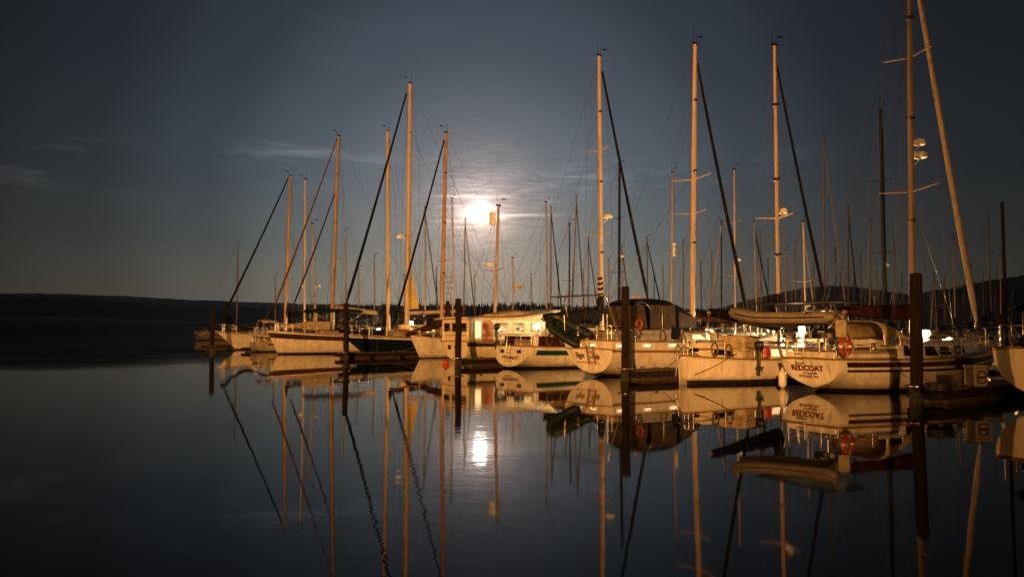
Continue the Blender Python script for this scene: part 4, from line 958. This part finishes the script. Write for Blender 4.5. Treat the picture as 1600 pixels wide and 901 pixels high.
# ---- right edge boat
re_ = Boat('sailing_yacht', 'dim cream-sided yacht cut off by the right edge of the picture', 'sailboat', 12.0, 3.8, origin=ground(1652, 634))
re_.hull(1.45, 1.4, 1.7, tb=.78, zt=.1, rb=1.3, rs=.2, mats=[CREAM, BOOT], tsh=(3, 1.5))
re_.cabin(3.7, 9, .5, wf=.66); re_.cockpit(.9, 3.5); re_.rails(h=.6)
p0 = re_.pl(1593, 480); re_.mast((5.2, 0, 1.9), (5.0, 0, 15.5), .11, DARKM, [(.4, 1), (.7, .9)])
b = MB(); b.tube([(.2, 1.2, 1.45), (.2, 1.2, 5.4)], .045, 8); b.build('wind_generator_pole', DARKM, re_.root)
b = MB(); b.box((.2, .4, 1.62), (.6, .9, .3), bev=.08); b.build('cockpit_cushion', NAVYC, re_.root)
re_.bimini(.6, 2.8, 1.4, 1.5, 2.75, BLACKC)

# ---- clutter on the right finger dock
p = ground(1518, 604, .42)
e = empty('dock_box', (p.x + .12, p.y, .42), TH - .35); tag(e, 'square tan notice board box standing on the dark finger dock at the right', 'dock box')
b = MB(); b.box((0, 0, .27), (.44, .36, .5), bev=.03); b.build('body', DULL, e); b = MB(); b.box((0, 0, .55), (.48, .40, .06), bev=.02); b.build('lid', TANC, e)
b = MB(); b.loop([(x, -.195, z) for x, z in ((-.13, .12), (.13, .12), (.13, .34), (.07, .42), (-.07, .42), (-.13, .34))], .018, 5); b.box((0, -.19, .26), (.22, .012, .05)); b.build('emblem', REDC, e)
p = ground(1468, 612, .42); e = empty('coiled_hose', (p.x, p.y, .44), 0); tag(e, 'dark coiled hose heaped on the finger dock beside the nearest piling', 'hose'); b = MB()
b.tube([((.30 + .02 * math.sin(k)) * math.cos(k * .5) , .3 * math.sin(k * .5), .02 + .012 * k / 4) for k in range(60)], .025, 6); b.build('hose', BLK, e)
p = ground(1500, 590, .42); e = empty('dock_cart', (p.x + .5, p.y + .8, .42), TH); tag(e, 'rusty two-wheeled dock cart on the finger dock behind the tan box', 'cart')
b = MB(); b.rings([[(x * .4 * k, y * .28 * k, z) for x, y in ((-1, -1), (1, -1), (1, 1), (-1, 1))] for z, k in ((.25, .8), (.6, 1.05))]); b.build('tub', REDC, e)
for sd in (-1, 1):
    b = MB(); b.loop([(.22 * math.cos(a), sd * .33, .22 + .22 * math.sin(a)) for a in [2 * math.pi * k / 16 for k in range(16)]], .03, 6); b.build('wheel', BLK, e)
b = MB(); b.tube([(-.4, -.25, .5), (-.95, -.25, .85), (-.95, .25, .85), (-.4, .25, .5)], .018, 6); b.build('handle', STEEL, e)

# ---- deck fittings and gear of the front row
def fittings(bt, x0, x1, zc, n=3, cans=0, seed=1):
    rn = random.Random(seed)
    for i in range(n):
        x = x0 + (x1 - x0) * (i + .5) / n; b = MB(); b.box((x, 0, zc + .02), (.5, .5, .05), bev=.015); o = b.build('hatch', GLASS, bt.root)
        b = MB(); b.loop([(x + a * .27, c_ * .27, zc + .03) for a, c_ in ((-1, -1), (1, -1), (1, 1), (-1, 1))], .02, 5); b.build('frame', STEEL, o)
    for sd in (-1, 1):
        b = MB(); yy = bt.B * .22; b.tube([(x0, sd * yy, zc), (x0 + .1, sd * yy, zc + .09), (x1 - .1, sd * yy, zc + .06), (x1, sd * yy, zc - .02)], .018, 5)
        for k in range(4): q = x0 + .3 + (x1 - x0 - .6) * k / 3; b.tube([(q, sd * yy, zc - .06), (q, sd * yy, zc + .08)], .014, 5)
        b.build('handrail', TEAK, bt.root)
        b = MB(); q = x1 - .4; b.tube([(q, sd * yy * .8, zc - .05), (q, sd * yy * .8, zc + .16), (q + .05, sd * yy * .8, zc + .25), (q + .17, sd * yy * .8, zc + .27)], [.05, .05, .06, .085], 8); b.build('ventilator', STEEL, bt.root)
    for k in range(3):
        x = .6 + rn.random() * 2.2; b = MB(); sd = rn.choice((-1, 1)); yy = sd * (bt.sy(x) * .93 + .03); z = bt.sz(x) + rn.uniform(.25, .5)
        b.loop([(x + .17 * math.cos(a), yy + .01 * math.sin(3 * a), z + .24 * math.sin(a)) for a in [2 * math.pi * j / 14 for j in range(14)]], .035, 6); b.build('coiled_line', ROPE, bt.root)
    
    b2_ = MB(); b2_.box((bt.L * .13, bt.B * .12, bt.sz(1) + .28), (.8, .45, .14), bev=.05); b2_.build('cushion', rn.choice((NAVYC, TANC, REDC)), bt.root)
    b3_ = MB(); b3_.box((bt.L * .2, -bt.B * .14, bt.sz(1) + .3), (.6, .4, .12), bev=.05); b3_.build('cushion', rn.choice((NAVYC, TANC, REDC)), bt.root)
def rigging_extra(bt, seed):
    rn = random.Random(seed); b = MB(); m0, m1 = bt.mb, bt.mt
    for k in range(6):
        x = bt.L * rn.uniform(.05, .75); b.tube([m0.lerp(m1, rn.uniform(.45, .9)), (x, rn.uniform(-.3, .3), bt.sz(x) + 1.3)], .007, 4)
    b.tube([m1 - Vector((0, 0, .2)), (m0.x + .35, .18, m0.z + .3)], .008, 4); b.tube([m1 - Vector((0, 0, .3)), (m0.x - .3, -.2, m0.z + .3)], .008, 4); b.build('halyards', WIRE, bt.mo)
    for q in (.3, .55, .8):
        c = m0.lerp(m1, q); s_ = MB(); s_.box(c + Vector((0, 0, 0)), (.2, .26, .12), bev=.03); s_.build('mast_fitting', BLK, bt.mo)
for i, (bt, a, b_, zc) in enumerate(((rc, 3.6, 7.4, 1.66), (md, 3.9, 6.8, 1.40), (fr_, 5.4, 9.8, 1.96), (wi, 4.2, 8.8, 1.66), (cu, 4.2, 8.8, 1.72), (gr, 5.4, 11, 1.95), (bs, 4.8, 7.0, 2.10), (fw, 4.8, 10, 1.98), (re_, 4, 8.5, 1.92))):
    fittings(bt, a, b_, zc, seed=i); rigging_extra(bt, i + 40)
def jerry_can(pos, rz, m, label):
    e = empty('jerry_can', pos, rz); tag(e, label, 'jerry can'); b = MB(); b.box((0, 0, .2), (.32, .17, .38), bev=.04); b.build('body', m, e)
    b = MB(); b.tube([(-.1, 0, .39), (-.08, 0, .46), (.06, 0, .46), (.08, 0, .39)], .02, 6); b.build('handle', m, e); b = MB(); b.tube([(.12, 0, .38), (.12, 0, .44)], .03, 8); b.build('cap', BLK, e)
YELP = mat('yellow_plastic', (.5, .3, .03), .45); BLUP = mat('blue_plastic', (.03, .08, .25), .45)
jerry_can(fr_.wor((5.9, -1.72, 1.5)), TH, YELP, 'yellow jerry can lashed on the side deck forward of the navy tent')
jerry_can(fr_.wor((6.35, -1.72, 1.5)), TH, BLUP, 'blue jerry can lashed on the side deck forward of the navy tent')
jerry_can(md.wor((3.1, -1.15, .9)), TH, REDB, 'red jerry can on the side deck of the double-ended sloop')
jerry_can(wi.wor((4.2, -1.6, 1.08)), TH, BLUP, 'blue jerry can on the side deck above the teal stripe')

def weather_cloth(bt, x0, x1, m, h=.55):
    for sd in (-1, 1):
        n = 14; xs = [x0 + (x1 - x0) * i / n for i in range(n + 1)]; vs = []
        for o_ in (0, .02):
            for i, x in enumerate(xs):
                for q in (0, .5, 1): vs.append((x, sd * (bt.sy(x) * .93 + .02 + o_ + .015 * math.sin(i * 2.1 + q * 3)), bt.sz(x) + .05 + h * q - .03 * abs(math.sin(i * 1.57))))
        K = (n + 1) * 3; b = MB(); fs = []
        for i in range(n):
            for j in range(2): a = i * 3 + j; fs += [(a, a + 1, a + 4, a + 3), (K + a, K + a + 3, K + a + 4, K + a + 1)]
        b.add(vs, fs, 0, True); b.build('weather_cloth', m, bt.root)
weather_cloth(bs, 5.5, 9.6, BLACKC); weather_cloth(gr, 1.5, 5.0, NAVYC); weather_cloth(wi, .5, 2.4, REDC, .5); weather_cloth(fw, 2, 6, NAVYC); weather_cloth(cu, 1, 3.6, REDC, .5)

# ---- mooring lines
line_obj(rc.wor((1.6, -1.75, 1.0)), uv(23.2, -11.7, .45), .10, 'mooring line drooping from the red-striped hull to the dark finger dock')
line_obj(fr_.wor((3.2, -1.85, 1.15)), uv(24.8, -22.3, .45), .15, 'mooring line curving down the side of Flight Risk to the brown dock')
line_obj(fr_.wor((1.0, -1.65, 1.4)), uv(21.3, -22.2, .5), .1, 'thin stern line from Flight Risk running down beside the tallest middle piling')
line_obj(md.wor((.2, .2, 1.2)), uv(22.2, -21.5, .45), .12, 'stern line from the double-ended sloop to the brown dock')
line_obj(md.wor((1.6, -1.0, 1.1)), md.wor((.1, -.35, .35)), .05, 'slack line hanging across the stern quarter of the double-ended sloop')
line_obj(gr.wor((13.8, .9, 1.6)), uv(24, -51.3, .45), .2, 'pale bow line slanting from the dark green hull to the low dock')
line_obj(cu.wor((11.2, .9, 1.5)), uv(25.5, -50.4, .45), .15, 'bow line of the bowsprit cutter made fast to the low dock')

# ================================================================== LIGHTS ALONG THE MAIN DOCK
def dock_light(u, v, H, power, label, group='lamps along the main dock', wide=.16, tall=.24):
    p = uv(u, v); H -= .42; e = empty('dock_lamp', (p.x, p.y, .42), TH); tag(e, label, 'lamp', group)
    b = MB(); b.box((0, 0, (H - .42 - tall + .1) / 2), (.2, .2, H - .32 - tall), bev=.03); b.build('pedestal', WPL, e)
    b = MB(); b.tube([(0, 0, H - .38 - tall), (0, 0, H - .38 - tall / 2), (0, 0, H - .38)], [wide, wide * 1.1, wide * .9], 12); b.build('lens', BULB, e)
    b = MB(); b.tube([(0, 0, H - .375), (0, 0, H - .30)], [wide * 1.2, .04], 12); b.build('cap', BLK, e)
    lamp('dock_lamp_light', 'POINT', (p.x - UD.x * .45, p.y - UD.y * .45, H), power, (1, .62, .26), shadow_soft_size=.12)
def uv_of(px, u):
    r = (px - 800) / F; v = -(math.cos(TH) - r * math.sin(TH)) * u / (math.sin(TH) + r * math.cos(TH)); return v
for px, u, H, pw, lb, wd_, tl_ in ((643, 38.2, 3.3, 1500, 'glaring dock lamp under the yellow sail', .16, .8), (748, 38.2, 2.2, 1200, 'dock lamp behind the pilothouse motorsailer', .16, .3),
                         (1195, 38.2, 2.1, 1000, 'dock lamp over the lit cabin of the double-ended sloop', .16, .25), (1252, 38.2, 2.9, 1000, 'brightest dock lamp, under the big grey dinghy', .15, .8),
                         (1446, 38.2, 2.3, 1200, 'dock lamp right of the nearest thick piling', .16, .3), (1065, 38.2, 2.1, 300, 'dock lamp right of the navy cockpit tent', .14, .22), (592, 38.2, 2.6, 900, 'dock lamp left of the tallest left mast', .16, .3), (1345, 38.2, 2.2, 700, 'dock lamp behind the maroon sail cover', .14, .22),
                         (1112, 38.2, 2.3, 300, 'small added dock lamp left of the double-ended sloop cabins', .09, .15), (1222, 38.2, 1.9, 300, 'small low added dock lamp just left of REDCOAT', .09, .15),  # the small lamps from here on are added as extra hot spots
                         (566, 38.2, 2.4, 300, 'small added dock lamp above the dark green bow', .10, .16), (668, 38.2, 2.5, 300, 'small added dock lamp between the yellow sail and the ratline mast', .10, .16), (1482, 38.2, 2.0, 250, 'small added dock lamp nearest the right-hand slope', .09, .14)):
    dock_light(u, uv_of(px, u), H, pw * 2.2, lb, wide=wd_, tall=tl_)

# ================================================================== BOATS BEHIND: one for every mast the photo shows
placed = []          # (u, v)
front = [(u_, v_) for u_, v_ in ((28, -14.6), (28, -19.4), (28, -25.3), (29, -33), (29, -38.6), (29, -48.2), (30, -53.9), (28, -63), (28, -82), (27, -8.7))]
taken = list(front)
ROWS = [28, 48, 74, 96, 122, 146, 172, 200]
def solve(px, u):
    v = uv_of(px, u); p = uv(u, v); return v, p.y
def place(px, yt, want=13.0, lo=8.5, hi=23.0):
    best = None
    for ri, u0 in enumerate(ROWS):
        if u0 == 28 and not -79 < uv_of(px, 28) < -67: continue
        for du in (0, -1.2, 1.2, 2.2):
            u = u0 + du; v, y = solve(px, u)
            if y < 20: continue
            H = CH + (HOR - yt) / F * y
            if not lo <= H <= hi: continue
            near_ = min([abs(v - b) for a, b in taken if abs(a - u) < 11] + [99])
            cost = abs(H - want) + (30 * (4.4 - near_) if near_ < 4.4 else 0) + abs(du) * .3 + ri * .15
            if best is None or cost < best[0]: best = (cost, u, v, y, H)
    if best is None: return None
    taken.append((best[1], best[2])); return best
HULLS = {'w': [SHADED, BOOT, NAVST], 'c': [DULL, BOOT, BRNST], 'n': [NAVY, BOOT, WHITE], 'g': [GREEN, BOOT, WHITE], 'r': [SHADED, BOOT, REDST], 'y': [GREY, BOOT, NAVST]}
CANV = {'n': NAVYC, 'k': BLACKC, 't': TANC, 'm': REDC, 'g': GREENC}
def far_boat(px, yt, pb, label, spar=ALU, hull='w', canvas='n', bow=1, fs=None, fsm=None, spr=1, want=13.0, extra=None, r=None, cat='sailboat', mz=None):
    b = place(px if abs(px - pb) < 25 else pb, yt, want)
    if b is None: print('NOPLACE', label); return
    cost, u, v, y, H = b
    L = min(14.5, max(8.5, H * .78)); B = L * .29; head = TH if bow > 0 else TH + math.pi
    d = Vector((math.cos(head), math.sin(head), 0)); base = uv(u, v)
    bt = Boat('sailing_yacht', label, cat, L, B, origin=base - d * (L * .58), heading=head, group='yachts moored behind the front row')
    k = L / 12
    bt.hull(1.15 * k, 1.05 * k, 1.5 * k, tb=.74, zt=.1, rb=1.2 * k, rs=random.choice([-.3, .25, .3]), mats=HULLS[hull], stripes=((2, 4, 2),), tsh=(2.4, 1.8), rail=TEAK if random.random() < .5 else None)
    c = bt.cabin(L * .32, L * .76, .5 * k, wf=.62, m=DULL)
    for q in (.36, .46, .56): bt.window(c, L * q, L * (q + .07), .3, .85, frame=None, both=False)
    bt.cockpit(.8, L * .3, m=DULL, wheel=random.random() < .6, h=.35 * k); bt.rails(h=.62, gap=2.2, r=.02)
    top = bt.pl(px, yt); pbm = bt.pl(pb, 490); zb = bt.sz(pbm.x) + .45 * k
    if abs(top.x - pbm.x) > 2.5: pbm = Vector((top.x - math.copysign(1.2, top.x - pbm.x), 0, 0))
    rr = r or (.075 + .004 * (H - 10)); bt.mast((pbm.x, 0, zb), top, max(rr, .06), spar, [(.5, .85)] if spr == 1 else ([(.36, .95), (.68, .8)] if spr == 2 else []), wr=.009 + y * .00006)
    if fs: bt.forestay((min(L - .3, bt.pl(fs, 485).x) if True else 0, 0, bt.sz(L) + .4), Vector((pbm.x, 0, zb)).lerp(top, .96), .07 + .0004 * y, fsm or CANV[canvas], taper=.6)
    bt.boom((pbm.x - .12, 0, zb + 1.25 * k), (max(.5, pbm.x - L * .38), 0, zb + 1.35 * k), .06, spar, CANV[canvas], hi=.6, lo=.25, luff=random.choice([0, .5, .8]))
    if random.random() < .9: bt.dodger(L * .25, L * .38, B * .32, .85 * k, bt.sz(L * .3) + .38 * k, CANV[random.choice('nktmg')], vinyl=False)
    if random.random() < .7: bt.bimini(.5, L * .2, B * .36, bt.sz(0) + .3, bt.sz(0) + 2.0, CANV[canvas])
    if extra == 'radar': q = Vector((pbm.x, 0, zb)).lerp(top, .45); bt.radar(q, r=.26)
    if extra == 'reflector':
        q = Vector((pbm.x, 0, zb)).lerp(top, .52); o = MB(); o.tube([q + Vector((.2, 0, -.5)), q + Vector((.2, 0, -.45)), q + Vector((.2, 0, .2)), q + Vector((.2, 0, .3))], [.1, .17, .17, .1], 10); o.box(q + Vector((.2, 0, .5)), (.4, .4, .3), bev=.1); o.build('radar_reflector', WPL, bt.mo)
    if extra == 'light': q = Vector((pbm.x, 0, zb)).lerp(top, .3); bt.radar(q, r=.18, name='spotlight')
    return bt
FB = [
 # px, ytop, px_bottom, label, options
 (372, 377, 370, 'small distant sloop whose thin bare mast stands leftmost of all', dict(hull='c', canvas='m', spr=0, want=9.5)),
 (477, 281, 476, 'sloop with a bright buff mast between the two left furled headsails', dict(spar=SPARW, want=17, extra='light', bow=-1)),
 (488, 350, 494, 'motorsailer with a crooked mast of radar brackets and small flags on the left', dict(spr=2, want=12, extra='radar', hull='c', canvas='t')),
 (540, 360, 540, 'yacht with a slim buff mast right of the schooner foremast', dict(want=12, spar=SPARW, hull='w', canvas='k')),
 (664, 324, 665, 'yacht with a thin grey mast right of the yellow sail', dict(want=14, hull='n', fs=690, fsm=WIRE)),
 (706, 310, 708, 'yacht with a slim bright mast just right of the ratline mast', dict(want=14, spar=SPARW, hull='w', canvas='k')),
 (727, 341, 724, 'yacht whose slender pale mast stands below and left of the moon', dict(want=13, spar=SPARW, fs=745, fsm=SAIL, hull='r')),
 (801, 403, 802, 'small boat with a short mast carrying antennas and a tan flag right of the moon', dict(want=9, spr=1, hull='c', canvas='m')),
 (853, 316, 855, 'ochre-masted sloop, left one of a close pair right of the moon', dict(want=14, spr=2, hull='w', canvas='n')),
 (861, 323, 860, 'sloop with a black furled headsail, right one of a close pair right of the moon', dict(want=15, fs=881, fsm=BLACKC, hull='y')),
 (890, 350, 889, 'yacht with a thin dark mast left of a leaning tan mast', dict(want=13, spar=DARKM, hull='n')),
 (901, 307, 892, 'yacht whose tan mast leans right before the black sail cover', dict(want=15, hull='c', canvas='k', fs=915, fsm=WIRE)),
 (919, 368, 919, 'distant yacht with a short tan mast left of the tall mast with a radar bracket', dict(want=12, hull='w', canvas='g', fs=938, fsm=WIRE)),
 (968, 258, 967, 'yacht with a tall black mast and white radar beside the tallest middle piling', dict(want=16, r=.14, spar=DARKM, extra='radar', hull='n', canvas='n', spr=2)),
 (972, 386, 974, 'distant yacht with a short pale mast hidden beside a tall black mast', dict(want=11, fs=990, fsm=WIRE)),
 (1011, 371, 1012, 'distant yacht with a tan mast and dark stay above the navy tent', dict(want=12, fs=1042, fsm=BLACKC, hull='y')),
 (1051, 270, 1049, 'sloop with a lantern-shaped reflector on its tan mast', dict(want=15, extra='reflector', hull='w', canvas='t')),
 (1067, 378, 1068, 'distant yacht with a thin reddish mast left of the thick buff mast', dict(want=12, spar=WOODM, spr=0)),
 (1095, 411, 1096, 'small yacht with a short black mast right of the thick buff mast', dict(want=10, spar=DARKM, spr=0, hull='g')),
 (1127, 346, 1127, 'dark-masted yacht with an orange-lit furled headsail sloping down left', dict(want=13, spar=DARKM, bow=-1, fs=1104, fsm=SAIL, canvas='k', hull='n')),
 (1147, 265, 1149, 'sloop with a reddish tan mast and white radar right of a sloping lit headsail', dict(want=15, extra='radar', spr=2, canvas='m')),
 (1178, 347, 1183, 'bright-masted yacht behind the bow of the big grey dinghy', dict(want=13, spar=SPARW, fs=1212, fsm=BLACKC, hull='w')),
 (1188, 360, 1189, 'distant yacht with a thin brown mast over the grey dinghy', dict(want=13, spar=WOODM)),
 (1228, 391, 1227, 'distant yacht with a thin short mast right of the thick mast over the solar panels', dict(want=10, spr=0)),
 (1255, 347, 1259, 'distant yacht with a pale mast and lit mast lamp above the solar panels', dict(want=13, spar=ALU, extra='light', fs=1278, fsm=WIRE)),
 (1287, 212, 1286, 'tall sloop with a reddish mast and long pale furled headsail over REDCOAT', dict(want=18, spr=2, fs=1326, fsm=SAIL, canvas='m', hull='r')),
 (1325, 322, 1325, 'distant yacht with a faint brown mast behind the orange lifebuoy', dict(want=14, spar=WOODM, fs=1344, fsm=BLACKC)),
 (1360, 343, 1358, 'yacht with a plain reddish tan mast above the maroon sail cover', dict(want=13, hull='c', canvas='m')),
 (1376, 172, 1383, 'yacht with a tall black mast and white radar left of the nearest piling', dict(want=19, r=.17, spar=DARKM, spr=2, extra='light', canvas='k', hull='n')),
 (1398, 380, 1396, 'faraway yacht with a thin mast just left of the nearest piling', dict(want=12)),
 (1459, 428, 1464, 'small far yacht with an inverted V of mast and stay right of the nearest piling', dict(want=9, spar=SPARW, fs=1452, bow=-1, fsm=SAIL)),
 (1490, 372, 1492, 'far yacht with a grey mast before the right-hand slope', dict(want=12, hull='y')),
 (1517, 415, 1517, 'far yacht with a short reddish mast beside the long pale furled headsail', dict(want=10, spar=WOODM)),
 (1544, 336, 1549, 'yacht with a slender grey mast near the right edge', dict(want=14, spr=1, canvas='n')),
 (1555, 455, 1556, 'small far yacht with a short red-lit mast near the right edge', dict(want=9, spar=WOODM, spr=0, canvas='m')),
 (1570, 440, 1569, 'faint small yacht under the right-hand slope', dict(want=9, spr=0)),
 (1582, 450, 1580, 'faintest small yacht next to the right edge', dict(want=9, spr=0, hull='c')),
 (430, 430, 431, 'far small yacht with a low thin mast behind the leftmost sloop', dict(want=9, spr=0, canvas='m')),
 (560, 420, 561, 'far small yacht with a thin mast behind the dark green bow', dict(want=9, spr=1, hull='c')),
 (585, 400, 585, 'far yacht with a thin mast between the two masts of the schooner', dict(want=11, spr=1, hull='n')),
 (1112, 395, 1112, 'far yacht with a hair-thin mast between two leaning dark stays', dict(want=11, spr=1)),
 (1243, 380, 1243, 'far yacht with a hair-thin mast above the centre of the solar panels', dict(want=11, spr=0)),
 (1305, 385, 1306, 'far yacht with a short thin mast above the cream canvas bag', dict(want=11, spr=0)),
 (1345, 400, 1345, 'far yacht with a very short thin mast above the maroon sail cover', dict(want=10, spr=0)),
]
for i_, (px_, yt_) in enumerate(((520, 425), (632, 430), (682, 418), (742, 430), (830, 428), (872, 412), (911, 420), (951, 405), (1022, 430), (1036, 415), (1162, 420), (1200, 405), (1219, 425), (1271, 412), (1313, 420), (1334, 405), (1371, 425), (1409, 430), (1440, 438), (1476, 436), (1506, 446), (1536, 430), (1563, 400))):
    FB.append((px_, yt_, px_, 'faint far-off yacht showing only a hair-thin mast among the rear rows', dict(want=9.5, spr=i_ % 2, hull='wcyn'[i_ % 4], canvas='knmt'[i_ % 4], spar=(ALU, WOODM, DARKM)[i_ % 3])))
for px, yt, pb, lb, k in FB: far_boat(px, yt, pb, lb, **k)
flag(ptd(803, 444, 62), .65, .38, FLAGW, 'tan flag streaming from the short antenna mast right of the moon', rz=0)
